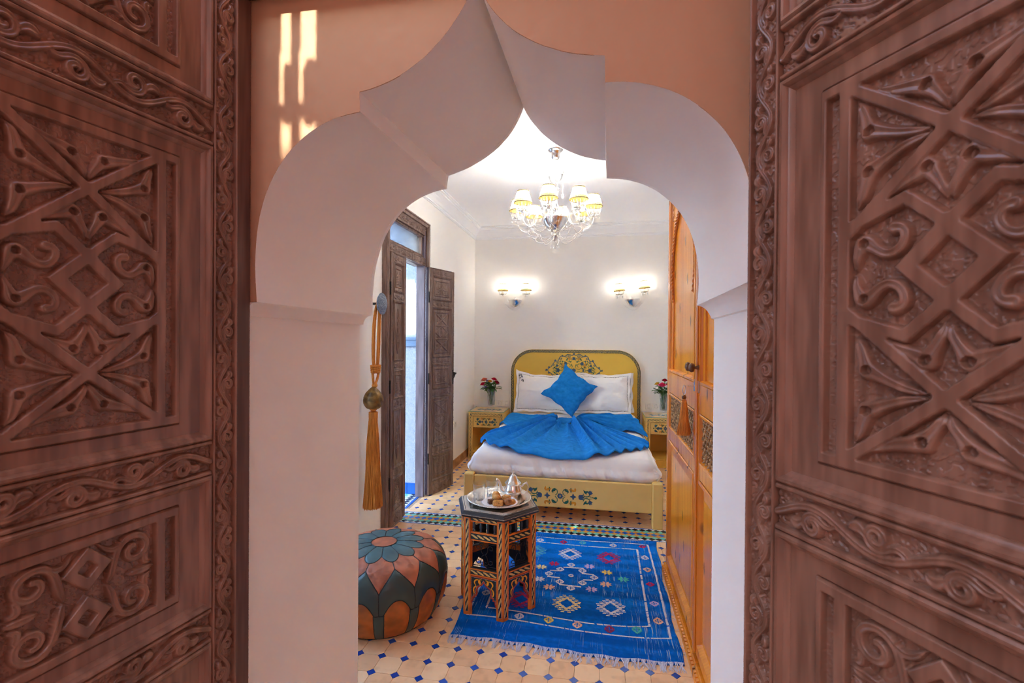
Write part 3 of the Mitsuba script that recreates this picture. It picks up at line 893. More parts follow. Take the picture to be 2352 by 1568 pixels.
def on_wall(x, y0, zc):
    return frame((x, y0, zc), (0, 0, 1), (0, 1, 0), (1, 0, 0))


XFm = XL + 0.045
put(rf, 'post', box(XL - 0.07, XL + 0.012, 4.232, 4.262, 0, 2.47, 0.004), 'm_room_door_edge')
put(rf, 'post', box(XL - 0.13, XL + 0.02, 3.405, 3.46, 0, 2.47, 0.004), 'm_room_door')
for a0, a1 in ((4.262, 4.306), (3.36, 3.405)):
    put(rf, 'architrave', cat(box(XL - 0.02, XFm - 0.012, a0, a1, 0 if a0 < 4 else 2.14, 2.545, 0.004), box(XFm - 0.014, XFm, a0 + 0.004, a0 + 0.016, 0 if a0 < 4 else 2.14, 2.52, 0.003), box(XFm - 0.014, XFm - 0.004, a1 - 0.014, a1 - 0.002, 0 if a0 < 4 else 2.14, 2.54, 0.003)), 'm_room_door')
put(rf, 'architrave', cat(box(XL - 0.02, XFm - 0.012, 3.36, 4.306, 2.50, 2.545, 0.004), box(XFm - 0.014, XFm, 3.36, 4.30, 2.528, 2.541, 0.003)), 'm_room_door')
for z0, z1, x in ((2.425, 2.50, XL + 0.012), (2.405, 2.425, XL - 0.006), (2.215, 2.245, XL - 0.006), (2.145, 2.215, XL + 0.012)):
    put(rf, 'carved_rail', cat(xf(vy(3.46, 4.26, z0, z1), on_wall(x, 3.46, (z0 + z1) / 2)), box(XL - 0.10, x - 0.002, 3.46, 4.26, z0 + 0.001, z1 - 0.001)), 'm_room_door', True)
for y0, y1 in ((3.46, 3.50), (4.185, 4.215)):
    put(rf, 'sash_stile', box(XL - 0.06, XL - 0.004, y0, y1, 2.245, 2.405, 0.004), 'm_room_door')
put(rf, 'transom_pane', box(XL - 0.034, XL - 0.030, 3.50, 4.185, 2.245, 2.405), 'm_frosted', label='frosted greenish transom pane')
scene['m_frosted'] = {'type': 'roughdielectric', 'int_ior': 1.3, 'alpha': 0.35}
# ------------------------------------------------------------------ painted ornament: thin flat pieces laid on a face
def on_face(poly, F, t=0.0009):
    return xf(poly_ex(poly, t), F)


def lens(c, ang, L, w):
    t = np.linspace(0, 1, 9)
    p = np.vstack([np.c_[t * L, w * np.sin(PI * t)], np.c_[t * L, -w * np.sin(PI * t)][::-1][1:-1]])
    ca, sa = math.cos(ang), math.sin(ang)
    return Polygon(np.c_[c[0] + p[:, 0] * ca - p[:, 1] * sa, c[1] + p[:, 0] * sa + p[:, 1] * ca]).buffer(0)


def tulip(c, ang, s):
    return shapely.unary_union([lens(c, ang + k, s * (1.0 if k == 0 else 0.95), s * 0.20) for k in (-0.45, 0, 0.45)] + [lens(c, ang + 0.95, s * 0.55, s * 0.12), lens(c, ang - 0.95, s * 0.55, s * 0.12)])


def star(c, s):
    return shapely.unary_union([lens((c[0] - s * math.cos(a), c[1] - s * math.sin(a)), a, 2 * s, s * 0.34) for a in (0, PI / 2)] + [Point(c).buffer(s * 0.45)])


def curl(c, r0, r1, a0, turns, w):
    return LineString(spiral(c, r0, r1, a0, turns, 22)).buffer(w, quad_segs=2)


def sym(polys):
    out = []
    for p in polys:
        for fx in (1, -1):
            for fy in (1, -1):
                out.append(affinity.scale(p, fx, fy, origin=(0, 0)))
    return out


def chain(path, amp=0.008, wave=0.05, w=0.0016):
    """Two strands twisting round a path, and its two edge lines."""
    p = np.asarray(path, float)
    s = np.r_[0, np.cumsum(np.linalg.norm(np.diff(p, axis=0), axis=1))]
    n = int(s[-1] / wave * 12) + 2
    q = np.linspace(0, s[-1], n)
    x, y = np.interp(q, s, p[:, 0]), np.interp(q, s, p[:, 1])
    t = np.c_[np.gradient(x), np.gradient(y)]; t /= np.linalg.norm(t, axis=1, keepdims=True)
    nn = np.c_[-t[:, 1], t[:, 0]]
    k = round(s[-1] / wave) * PI / s[-1]
    return shapely.unary_union([LineString(np.c_[x, y] + nn * (sg * amp * np.sin(k * q))[:, None]).buffer(w, quad_segs=1) for sg in (1, -1)])


def border_motif(hw, hh):
    """The flower scroll of drawers and footboard: (blue, green, orange) shapes, hw x hh half size."""
    blue, green, orange = [], [], []
    k = hh / 0.062
    blue += [Point(0, 0).buffer(0.016 * k).difference(Point(0, 0).buffer(0.006 * k))] + [lens((0.013 * k * math.cos(a), 0.013 * k * math.sin(a)), a, 0.012 * k, 0.005 * k) for a in np.arange(8) * PI / 4]
    x1, x2, x3 = hw * 0.36, hw * 0.58, hw * 0.86
    blue += sym([star((x1, 0), 0.026 * k)]) + [tulip((s * (x2 - 0.02 * k), 0), 0 if s > 0 else PI, 0.045 * k) for s in (-1, 1)]
    blue += sym([tulip((x3 - 0.02 * k, hh * 0.45), 0.7, 0.034 * k)])
    orange += sym([shapely.unary_union([lens((x1 + 0.018 * k, hh * 0.62), PI * 0.90, 0.055 * k, 0.010 * k), lens((x1 + 0.018 * k, hh * 0.62), PI * 0.55, 0.032 * k, 0.008 * k)])])
    green += sym([curl((hw * 0.17, hh * 0.55), 0.030 * k, 0.012 * k, PI * 1.4, -0.85, 0.0022 * k), lens((hw * 0.10, hh * 0.85), -0.5, 0.045 * k, 0.008 * k), lens((hw * 0.30, hh * 0.45), 1.6, 0.040 * k, 0.007 * k),
                  curl((hw * 0.74, hh * 0.45), 0.028 * k, 0.010 * k, PI, 0.9, 0.0022 * k), lens((hw * 0.64, hh * 0.9), -0.9, 0.04 * k, 0.008 * k), lens((hw * 0.68, hh * 0.6), 0.4, 0.03 * k, 0.007 * k),
                  LineString([(hw * 0.6, 0.004), (hw * 0.78, hh * 0.18), (hw * 0.97, 0.0)]).buffer(0.0018 * k)])
    green += [lens((s * hw * 0.93, 0), 0 if s > 0 else PI, hw * 0.09, 0.010 * k) for s in (-1, 1)]
    return blue, green, orange


def put_motif(parent, motif, F):
    for polys, m, nm in zip(motif, ('m_paint_blue', 'm_paint_green', 'm_paint_orange'), ('blue', 'green', 'orange')):
        put(parent, 'painted_ornament', on_face(shapely.unary_union(polys), F, 0.0006), m, label=f'{nm} part of the painted flower scroll', kind='stuff')


# ------------------------------------------------------------------ bed
bed = thing('bed', 'yellow painted wooden bed with a rounded ornamented headboard', 'bed')
hx0, hx1, hz = -1.067, 0.558, 1.342
R = 0.285


def head_outline(ins):
    a = np.linspace(PI, PI / 2, 14)
    l = np.c_[hx0 + R + (R - ins) * np.cos(a), hz - R + (R - ins) * np.sin(a)]
    r = np.c_[hx1 - R - (R - ins) * np.cos(a), hz - R + (R - ins) * np.sin(a)][::-1]
    return np.vstack([[(hx0 + ins, 0.02)], l, r, [(hx1 - ins, 0.02)]])


FY = 6.092
def head_face(y=FY):
    return frame((0, y, 0), (1, 0, 0), (0, 0, 1), (0, -1, 0))


put(bed, 'headboard', cat(on_face(Polygon(head_outline(0)), head_face(6.146), 0.045), on_face(Polygon(head_outline(0.006)), head_face(6.102), 0.006)), 'm_yellow_bed')
rim = Polygon(head_outline(0.004)).difference(Polygon(head_outline(0.036))).buffer(0)
put(bed, 'headboard_border', cat(on_face(rim, head_face(6.0965), 0.005)), 'm_paint_cream', label='cream border band of the headboard')
mid = head_outline(0.020)
put(bed, 'headboard_chain', cat(on_face(chain(mid, 0.0082, 0.034, 0.0030), head_face(6.0916), 0.001),
    on_face(LineString(head_outline(0.006)).buffer(0.0030), head_face(6.0916), 0.001), on_face(LineString(head_outline(0.0345)).buffer(0.0026), head_face(6.0916), 0.001)), 'm_paint_navy', label='dark twisted chain painted round the headboard')
MC = (-0.262, 1.083)
bl_, gr_, or_ = [], [], []
outl = []
for pts in ([(0, 0.205), (0.028, 0.190), (0.05, 0.198), (0.085, 0.198), (0.115, 0.175), (0.135, 0.178)], [(0.135, 0.178), (0.165, 0.176), (0.185, 0.150), (0.200, 0.118), (0.225, 0.118)],
            [(0.225, 0.118), (0.250, 0.098), (0.268, 0.070), (0.285, 0.045), (0.300, 0.034)], [(0.300, 0.034), (0.318, 0.020), (0.335, 0.004), (0.345, 0)]):
    outl.append(LineString(spline(np.c_[np.array(pts), np.zeros(len(pts))], 20)[:, :2]).buffer(0.0042, quad_segs=2))
for x, y, a in ((0, 0.198, PI / 2), (0.137, 0.174, 0.9), (0.228, 0.114, 0.8), (0.305, 0.03, 0.5), (0.338, 0, 0)):
    outl.append(tulip((x, y), a, 0.026))
for x, y, r, a, t in ((0.055, 0.178, 0.016, 1.0, -0.9), (0.10, 0.178, 0.016, 2.4, 0.9), (0.165, 0.148, 0.016, 0.4, -0.9), (0.205, 0.098, 0.014, 2.0, 0.9), (0.255, 0.068, 0.013, 0.6, -0.9)):
    outl.append(curl((x, y), r, r * 0.4, a, t, 0.0034))
bl_ += sym(outl)
gr_ += sym([curl((0.065, 0.055), 0.048, 0.016, PI, 1.2, 0.0024), curl((0.13, 0.09), 0.040, 0.014, 0.2, -1.2, 0.0024), curl((0.165, 0.03), 0.036, 0.012, PI * 0.8, 1.2, 0.0024), curl((0.235, 0.028), 0.03, 0.01, 0.0, -1.1, 0.0022), curl((0.045, 0.13), 0.034, 0.012, -0.8, 1.2, 0.0022),
            curl((0.20, 0.075), 0.025, 0.01, 2.5, 1.0, 0.0022)] + [lens((x, y), a, 0.034, 0.0065) for x, y, a in ((0.02, 0.05, 1.2), (0.09, 0.02, 0.3), (0.10, 0.12, 2.2), (0.15, 0.065, 0.9), (0.21, 0.02, 0.2), (0.26, 0.02, 2.5), (0.03, 0.10, 0.4), (0.07, 0.16, -0.8), (0.185, 0.10, 2.4), (0.12, 0.045, -0.4))])
bl_ += [Point(0, 0).buffer(0.020).difference(Point(0, 0).buffer(0.008))] + [lens((0, 0), a, 0.030, 0.007) for a in np.arange(8) * PI / 4 + 0.2]
bl_ += sym([tulip((0.088, 0.072), 0.75, 0.045), tulip((0.18, 0.004), 0.05, 0.045), tulip((0, 0.130), PI / 2, 0.045), star((0.118, 0.008), 0.018), tulip((0.20, 0.05), 0.6, 0.034), star((0.145, 0.115), 0.014)])
or_ += sym([lens((0.048, 0.125), 1.0, 0.055, 0.012), lens((0.045, 0.13), 2.0, 0.035, 0.008), lens((0.125, 0.048), 0.9, 0.055, 0.013), lens((0.125, 0.05), -0.2, 0.035, 0.009)])
FM = head_face(6.0958) @ trans(*MC, 0)
put_motif(bed, (bl_, gr_, or_), FM)
for x0, x1 in ((-1.068, -0.985), (0.450, 0.530)):
    put(bed, 'foot_post', box(x0, x1, 3.85, 3.932, 0, 0.358, 0.008), 'm_yellow_pale')
put(bed, 'footboard', box(-0.986, 0.451, 3.868, 3.900, 0.118, 0.345, 0.006), 'm_yellow_pale')
for x0, x1 in ((-1.058, -1.026), (0.490, 0.520)):
    put(bed, 'side_rail', box(x0, x1, 3.931, 6.10, 0.118, 0.335, 0.005), 'm_yellow_pale')
put(bed, 'slat_base', box(-1.027, 0.491, 3.90, 6.09, 0.25, 0.29), 'm_yellow_pale')
put_motif(bed, border_motif(0.290, 0.066), frame((-0.268, 3.868, 0.212), (1, 0, 0), (0, 0, 1), (0, -1, 0)))

# ------------------------------------------------------------------ white bedding
def cloth(name, col, **k):
    return mat(name, col, 0.9, spec=0.15, sheen=0.3, **k)


cloth('m_sheet', lin(230, 226, 222))
cloth('m_pillow', lin(240, 238, 236))
mat('m_black_thread', lin(52, 52, 60), 0.8); mat('m_grey_thread', lin(120, 122, 140), 0.8)


def bed_top(x, y):
    return 0.520 + 0.050 * np.clip((y - 3.95) / 2.1, 0, 1) + 0.008 * np.sin(x * 3.1 + 1) * np.sin(y * 2.3) - 0.018 * np.clip((4.1 - y) / 0.2, 0, 1) ** 2


def bedding():
    sx0, sx1, sy0, sy1 = -1.035, 0.500, 3.915, 6.085
    zb = 0.332
    na, nb, ns = 150, 190, 26
    r = 0.085

    def prof(lo, hi, n):
        """outward offset, drop (0..1) and coordinate along one direction"""
        side = np.linspace(0, 1, ns)
        c = np.r_[np.full(ns, lo), np.linspace(lo, hi, n)[1:-1], np.full(ns, hi)]
        d = np.r_[1 - side, np.zeros(n - 2), side]
        s = np.r_[-np.ones(ns), np.zeros(n - 2), np.ones(ns)]
        return c, d, s
    ca, da, sa = prof(sx0 + r, sx1 - r, na); cb, db, sb = prof(sy0 + r, sy1 - r, nb)
    A, B = np.meshgrid(ca, cb, indexing='ij'); DA, DB = np.meshgrid(da, db, indexing='ij'); SA, SB = np.meshgrid(sa, sb, indexing='ij')
    D = np.maximum(DA, DB)
    top = bed_top(A, B)
    th = np.clip(D / 0.35, 0, 1) * PI / 2                     # quarter round, then straight down with a belly
    out = r * np.sin(th)
    zr = top - r * (1 - np.cos(th))
    low = np.clip((D - 0.35) / 0.65, 0, 1)
    z = zr - low * (zr - zb) * (D > 0.35)
    belly = 0.028 * np.sin(PI * np.clip(low, 0, 1)) - 0.015 * low ** 3
    nrm = np.hypot(np.where(DA > 0, SA * DA, 0), np.where(DB > 0, SB * DB, 0)) + 1e-9
    dx, dy = np.where(DA > 0, SA * DA, 0) / nrm, np.where(DB > 0, SB * DB, 0) / nrm
    X, Y = A + dx * (out + belly), B + dy * (out + belly)
    # creases: falling folds on the sides, faint ones on the top
    w = np.clip(D / 0.5, 0, 1)
    along = np.where(DB >= DA, A, B)
    f = meshkit.noise(np.stack([along * 20 + z * 9, z * 3.0, along * 0], -1), 5) - 0.5
    f2 = meshkit.noise(np.stack([along * 52 + z * 22, z * 5, along * 0], -1), 8) - 0.5
    amp = w * (0.034 * f + 0.018 * f2) * np.clip((1.02 - D) / 0.12, 0.25, 1)
    X, Y = X + dx * amp, Y + dy * amp
    Z = z + (1 - w) * 0.012 * (meshkit.fbm(np.stack([A * 7, B * 7, A * 0], -1), 4, 2) - 0.5) - 0.010 * D * (meshkit.noise(np.stack([along * 9, along * 0, along * 0], -1), 4) - 0.5)
    return grid_mesh(np.stack([X, Y, Z], -1))


single('duvet', bedding(), 'm_sheet', 'white rumpled duvet cover tucked over the mattress of the yellow bed', 'duvet', smooth=True)


def pillow(w, h, t, flange=0.0, n=72, seed=1, pinch=0.10, wr=0.012, ears=(0, 0)):
    """A stuffed pillow in its own xy plane (z thick). Returns the mesh, uv and the front surface as a function."""
    def surf(u, v, side=1):
        m = 1 - flange / (w / 2)
        k = 1 - pinch * (1 - np.abs(v) ** 2) * np.abs(u) ** 2
        k2 = 1 - pinch * (1 - np.abs(u) ** 2) * np.abs(v) ** 2
        x, y = u * w / 2 * k, v * h / 2 * k2
        up = np.clip(v, 0, 1) ** 2
        y = y + up * (ears[0] * np.clip(-u, 0, 1) ** 5 + ears[1] * np.clip(u, 0, 1) ** 5) - 0.018 * up * (1 - u ** 2) + 0.006 * np.sin(u * 11 + seed) * np.abs(v) ** 3
        x = x + 0.006 * np.sin(v * 9 + seed) * np.abs(u) ** 3
        fu, fv = np.clip(1 - np.abs(u) / m, 0, 1), np.clip(1 - np.abs(v) / (1 - flange / (h / 2) if flange else 1), 0, 1)
        puff = (1 - (1 - fu) ** 2.6) ** 0.5 * (1 - (1 - fv) ** 2.6) ** 0.5
        wrk = (meshkit.fbm(np.stack([u * 3 + seed, v * 3, u * 0 + side], -1), 3, seed) - 0.5) * wr * 2
        rad = (meshkit.noise(np.stack([np.arctan2(v, u + 1e-9) * 5, np.hypot(u, v) * 1.5, u * 0 + side], -1), seed + 2) - 0.5) * wr * np.hypot(u, v) ** 1.5
        z = side * (t / 2 * puff + (wrk + rad) * np.clip(puff * 3, 0, 1)) + (1 - np.clip(puff * 4, 0, 1)) * 0.010 * np.sin(9 * (u - v) + seed)
        return np.stack([x, y, z], -1)
    g_ = np.sin(np.linspace(-1, 1, n) * PI / 2)
    U, V = np.meshgrid(g_, g_, indexing='ij')
    a, b_ = grid_mesh(surf(U, V, 1)), grid_mesh(surf(U, V, -1))
    b_ = tm(np.asarray(b_.vertices) - [0, 0, 0.003], np.asarray(b_.faces)[:, ::-1])
    uv = np.tile(np.c_[U.ravel() * w / 2, V.ravel() * h / 2], (2, 1))
    return cat(a, b_), uv, surf


def lean(cx, cy, cz, tilt, yaw=0.0, roll=0.0):
    """Local x -> right, y -> up the slope, z -> towards the foot of the bed."""
    M = trans(cx, cy, cz) @ rot([0, 0, 1], yaw) @ rot([1, 0, 0], 90 - tilt) @ rot([0, 0, 1], roll)
    return M


def white_pillow(name, label, M, w, h, t, seed, motif, ears=(0, 0)):
    k = thing(name, label, 'pillow', 'white pillows on the bed')
    m, uv, surf = pillow(w, h, t, flange=0.035, seed=seed, pinch=0.05, wr=0.022, ears=ears)
    put(k, 'cover', m, 'm_pillow', True, M=M)
    q = np.linspace(-1, 1, 40); e = 0.90; e2 = 0.87
    edge = np.vstack([np.c_[q * e, np.full(40, e2)], np.c_[np.full(40, e), q[::-1] * e2], np.c_[q[::-1] * e, np.full(40, -e2)], np.c_[np.full(40, -e), q * e2]])
    p = surf(edge[:, 0], edge[:, 1]) + [0, 0, 0.002]
    put(k, 'piping', tube(p, 0.0016, 5, cap=False), 'm_black_thread', True, M=M, label='thin black piping')
    for u0, v0 in motif:
        bits, grey = [], []
        for j in range(9):
            a = j * 0.7; rr = 0.012 + 0.006 * (j % 3)
            poly = lens((0.035 * math.cos(a * 1.3) * (j / 9), 0.05 * math.sin(a) * (j / 9)), a, 0.026, 0.007)
            v = np.array(poly.exterior.coords)[:-1]
            cu = u0 + v[:, 0] / (w / 2); cv = v0 + v[:, 1] / (h / 2)
            P3 = surf(cu, cv) + [0, 0, 0.0025]
            (grey if j % 3 == 0 else bits).append(tm(np.vstack([P3, P3.mean(0, keepdims=True)]), [[i, (i + 1) % len(P3), len(P3)] for i in range(len(P3))]))
        put(k, 'embroidery', cat(bits), 'm_black_thread', M=M, label='dark embroidered flower sprig')
        put(k, 'embroidery', cat(grey), 'm_grey_thread', M=M, label='grey embroidered petals')
    return k


white_pillow('pillow', 'white pillow in front of the headboard on the left, black piping and embroidered corner', lean(-0.605, 5.900, 0.815, 17, 0, -1.0), 0.76, 0.50, 0.19, 3, [(-0.82, 0.70)], (0.045, 0))
white_pillow('pillow', 'white pillow in front of the headboard on the right, largely behind the blue cushion', lean(0.075, 5.895, 0.822, 17, 0, 0.5), 0.72, 0.50, 0.19, 6, [(-0.80, 0.72)], (0, 0.02))
white_pillow('pillow', 'white pillow tucked behind the right one, only its right edge showing', lean(0.11, 6.032, 0.825, 12, 0, -0.5), 0.73, 0.49, 0.07, 9, [])


def knit(p, n, uv):
    x, y = uv.x * 1.0, uv.y * 1.0
    k = x / 0.026
    f = k - dr.floor(k)
    tri = dr.abs(f - 0.5) * 2
    z = (y / 0.015) + tri * 1.0
    fz = z - dr.floor(z)
    return 0.7 * dr.sin(fz * PI) * (0.35 + 0.65 * dr.sin(dr.clip(f, 0, 1) * PI)) + 0.3 * dr.abs(dr.sin(f * PI))


mat('m_blue_knit', proc(lambda p, n, uv: mix(lin(16, 116, 206), lin(48, 156, 238), fbm(p.x * 30, p.y * 30, p.z * 30, 2))), 0.85, spec=0.15, sheen=0.4, bump=(proc(knit, 8e-4), 0.009))
cu = thing('cushion', 'blue knitted cushion standing on its corner against the white pillows', 'cushion')
m, uv, surf = pillow(0.475, 0.475, 0.19, 0.0, 72, 4, 0.13, 0.008)
MCU = lean(-0.302, 5.705, 0.872, 24, 0, 45 + 8)
put(cu, 'cover', m, 'm_blue_knit', True, M=MCU, uv=uv)
q = np.linspace(-1, 1, 30)
edge = np.vstack([np.c_[q, np.ones(30)], np.c_[np.ones(30), q[::-1]], np.c_[q[::-1], -np.ones(30)], np.c_[-np.ones(30), q]])
put(cu, 'seam', tube(surf(edge[:, 0], edge[:, 1]) * [1.002, 1.002, 1], 0.004, 5), 'm_blue_knit', True, M=MCU)

# ------------------------------------------------------------------ the blue throw, spread like a bow
def fan(inner, outer, ns, folds, base_t, amp, out_drop=0.0, seed=1, ripple=0.0):
    """Rays from the inner to the outer curve; folds = (t, width, height) running along the rays."""
    nt = 220
    I, O = spline(np.c_[inner, np.zeros(len(inner))], nt)[:, :2], spline(np.c_[outer, np.zeros(len(outer))], nt)[:, :2]
    s = np.linspace(0, 1, ns) ** 0.9
    t = np.linspace(0, 1, nt)
    P = I[:, None] * (1 - s)[None, :, None] + O[:, None] * s[None, :, None]
    h = np.zeros((nt, ns))
    for tc, wd, ht in folds:
        w_ = wd * (0.42 + 0.50 * s)
        h += 1.35 * ht * np.exp(-((t[:, None] - tc) / w_[None]) ** 2)
    prof = amp(s)
    h = h * prof[None]
    h += ripple * (meshkit.noise(np.stack([np.broadcast_to(t[:, None] * 70, h.shape), np.broadcast_to(s[None] * 2.0, h.shape), h * 0], -1), seed) - 0.4) * (np.clip(1.2 - np.minimum(t, 1 - t) * 9, 0, 1)[:, None]) * np.clip(s * 2, 0.2, 1)[None]
    z = bed_top(P[..., 0], np.maximum(P[..., 1], 4.1)) + base_t + np.maximum(h, 0.0)
    # past the mattress edge the throw lies round the rounded edge and then hangs
    def drape(c, edge, rr, sgn):
        ov = np.clip(sgn * (edge - c), 0, None)
        arc = np.clip(ov, 0, rr * PI / 2) / rr
        off = rr * np.sin(arc); dn = rr * (1 - np.cos(arc)) + np.clip(ov - rr * PI / 2, 0, None)
        return np.where(ov > 0, edge - sgn * off, c), dn
    yy, dn1 = drape(P[..., 1], 3.99, 0.105, 1)
    xx, dn2 = drape(P[..., 0], -0.955, 0.115, 1)
    xx, dn3 = drape(xx, 0.420, 0.115, -1)
    P = np.stack([xx, yy], -1)
    z = z - dn1 - dn2 - dn3
    P3 = np.concatenate([P, z[..., None]], -1)
    uv = np.stack([np.broadcast_to(t[:, None] * np.linalg.norm(np.diff(O, axis=0), axis=1).sum() * 0.8, h.shape), np.broadcast_to(s[None] * 0.8, h.shape)], -1)
    # hem: turn the rim down onto the bed
    P4 = np.pad(P3, ((2, 2), (2, 2), (0, 0)), mode='edge'); uv4 = np.pad(uv, ((2, 2), (2, 2), (0, 0)), mode='edge')
    P4[1, :, 2] -= 0.007; P4[-2, :, 2] -= 0.007; P4[:, 1, 2] -= 0.004; P4[:, -2, 2] -= 0.007
    P4[0, :, 2] -= 0.013; P4[-1, :, 2] -= 0.013; P4[:, 0, 2] -= 0.013; P4[:, -1, 2] -= 0.013
    rim_in = 0.006
    return grid_mesh(P4), uv4.reshape(-1, 2)


throw = thing('throw_blanket', 'blue knitted throw gathered like a bow across the white bed', 'blanket')
skirt, uvs = fan([(-0.500, 5.20), (-0.455, 5.12), (-0.39, 5.16), (-0.315, 5.20), (-0.24, 5.20), (-0.175, 5.15), (-0.12, 5.22)],
                 [(-1.085, 4.44), (-1.02, 4.26), (-0.895, 4.115), (-0.67, 3.955), (-0.438, 3.915), (-0.196, 3.900), (0.005, 3.925), (0.162, 4.00), (0.27, 4.13), (0.345, 4.18), (0.43, 4.25), (0.478, 4.42)], 70,
                 [(0.0, 0.020, 0.05), (0.035, 0.014, 0.045), (0.075, 0.016, 0.05), (0.135, 0.030, 0.075), (0.21, 0.030, 0.055), (0.29, 0.045, 0.07), (0.40, 0.05, 0.03), (0.56, 0.05, 0.02), (0.66, 0.032, 0.075), (0.74, 0.03, 0.06), (0.81, 0.022, 0.055), (0.865, 0.018, 0.05), (0.91, 0.015, 0.05), (0.95, 0.012, 0.05), (0.99, 0.012, 0.045)],
                 0.014, lambda s: np.interp(s, [0, 0.12, 0.5, 0.9, 1], [0.75, 1.25, 0.9, 0.55, 0.5]), seed=3, ripple=0.03)
wl, uvl = fan([(-0.50, 5.20), (-0.475, 5.25), (-0.44, 5.30), (-0.40, 5.34)], [(-0.80, 4.88), (-0.98, 5.10), (-1.085, 5.34), (-1.06, 5.58), (-1.00, 5.68), (-0.80, 5.66), (-0.62, 5.56), (-0.47, 5.45)], 46,
              [(0.06, 0.04, 0.03), (0.2, 0.06, 0.03), (0.62, 0.09, 0.03), (0.85, 0.06, 0.045), (0.97, 0.04, 0.04)], 0.016, lambda s: np.interp(s, [0, 0.15, 0.6, 1], [1.0, 1.3, 0.6, 0.35]), seed=5)
wr, uvr = fan([(-0.20, 5.34), (-0.165, 5.30), (-0.135, 5.26), (-0.115, 5.21)], [(-0.08, 5.53), (0.10, 5.66), (0.24, 5.72), (0.355, 5.74), (0.44, 5.55), (0.49, 5.38), (0.53, 5.10), (0.535, 4.90), (0.40, 4.93), (0.25, 4.97)], 46,
              [(0.05, 0.04, 0.04), (0.18, 0.05, 0.05), (0.36, 0.05, 0.05), (0.50, 0.035, 0.055), (0.64, 0.05, 0.045), (0.8, 0.05, 0.045), (0.93, 0.04, 0.04)], 0.016, lambda s: np.interp(s, [0, 0.15, 0.6, 1], [1.0, 1.3, 0.8, 0.6]), seed=6)
ct, uvc = fan([(-0.46, 5.14), (-0.39, 5.18), (-0.315, 5.21), (-0.24, 5.21), (-0.17, 5.17)], [(-0.50, 5.44), (-0.40, 5.47), (-0.28, 5.50), (-0.17, 5.52), (-0.07, 5.53)], 24,
              [(0.03, 0.07, 0.05), (0.97, 0.07, 0.05), (0.3, 0.15, 0.012), (0.7, 0.12, 0.012)], 0.020, lambda s: np.interp(s, [0, 1], [1.1, 0.6]), seed=8)
put(throw, 'cloth', cat(skirt, wl, wr, ct), 'm_blue_knit', True, uv=np.vstack([uvs, uvl, uvr, uvc]))

# ------------------------------------------------------------------ bedside tables
def nightstand(x0, label):
    t = thing('bedside_table', label, 'bedside table', 'yellow painted bedside tables')
    x1, y0, y1, zt = x0 + 0.44, 5.715, 6.142, 0.578
    M = trans(x0, 0, 0)
    for a0, a1 in ((0, 0.052), (0.388, 0.44)):
        put(t, 'side_panel', box(a0, a1, y0, y1, 0, zt - 0.05, 0.003), 'm_yellow_pale', M=M)
    put(t, 'top', box(0, 0.44, y0, y1, zt - 0.052, zt, 0.003), 'm_yellow_pale', M=M)
    put(t, 'back_panel', box(0.052, 0.388, y1 - 0.015, y1, 0.04, zt - 0.052), 'm_yellow', M=M)
    put(t, 'shelf', box(0.052, 0.388, y0 + 0.02, y1 - 0.015, 0.085, 0.105, 0.002), 'm_yellow', M=M)
    put(t, 'plinth', box(0.052, 0.388, y0 + 0.012, y0 + 0.03, 0.0, 0.085, 0.002), 'm_yellow', M=M)
    dw = put(t, 'drawer', cat(box(0.055, 0.385, y0 + 0.012, y0 + 0.030, 0.385, 0.522, 0.002), box(0.07, 0.37, y0 + 0.03, y1 - 0.05, 0.395, 0.50)), 'm_yellow_pale', M=M)
    F = frame((x0, y0, 0), (1, 0, 0), (0, 0, 1), (0, -1, 0))
    put(t, 'drawer_edge', on_face(sbox(0.052, 0.382, 0.388, 0.525).difference(sbox(0.0565, 0.3865, 0.3835, 0.5205)), F @ trans(0, 0, -0.012), 0.0012), 'm_brass', label='thin gilt line round the drawer')
    put(t, 'painted_chain', cat(on_face(chain([(0.026, 0.02), (0.026, 0.551), (0.414, 0.551), (0.414, 0.02)], 0.010, 0.040, 0.0019), F, 0.0007)), 'm_paint_navy', label='dark chain line painted on the front edge')
    put_motif(dw, border_motif(0.135, 0.050), F @ trans(0.22, 0.455, -0.012))
    gl = put(t, 'glass_top', grid_mesh(np.array([[(0.0, y0, zt + 0.006), (0.0, y1, zt + 0.006)], [(0.44, y0, zt + 0.006), (0.44, y1, zt + 0.006)]])), 'm_pane', M=M, label='clear glass sheet on top')
    put(gl, 'edge', cat(box(-0.003, 0.443, y0 - 0.003, y0, zt, zt + 0.0065, 0.001), box(-0.003, 0.0, y0, y1, zt, zt + 0.0065, 0.001), box(0.44, 0.443, y0, y1, zt, zt + 0.0065, 0.001)), 'm_glass_edge', M=M, label='green edge of the glass')
    top = frame((x0, y0, zt), (1, 0, 0), (0, 1, 0), (0, 0, 1))
    put(t, 'painted_ornament', on_face(shapely.unary_union(border_motif(0.16, 0.07)[0] + border_motif(0.16, 0.07)[1]), top @ trans(0.22, 0.2, 0), 0.0004), 'm_paint_green', label='faint flower scroll painted on the top')
    return t


nightstand(-1.528, 'yellow bedside table with painted drawer, left of the bed by the corner')
nightstand(0.585, 'yellow bedside table with painted drawer, right of the bed beside the wardrobe')

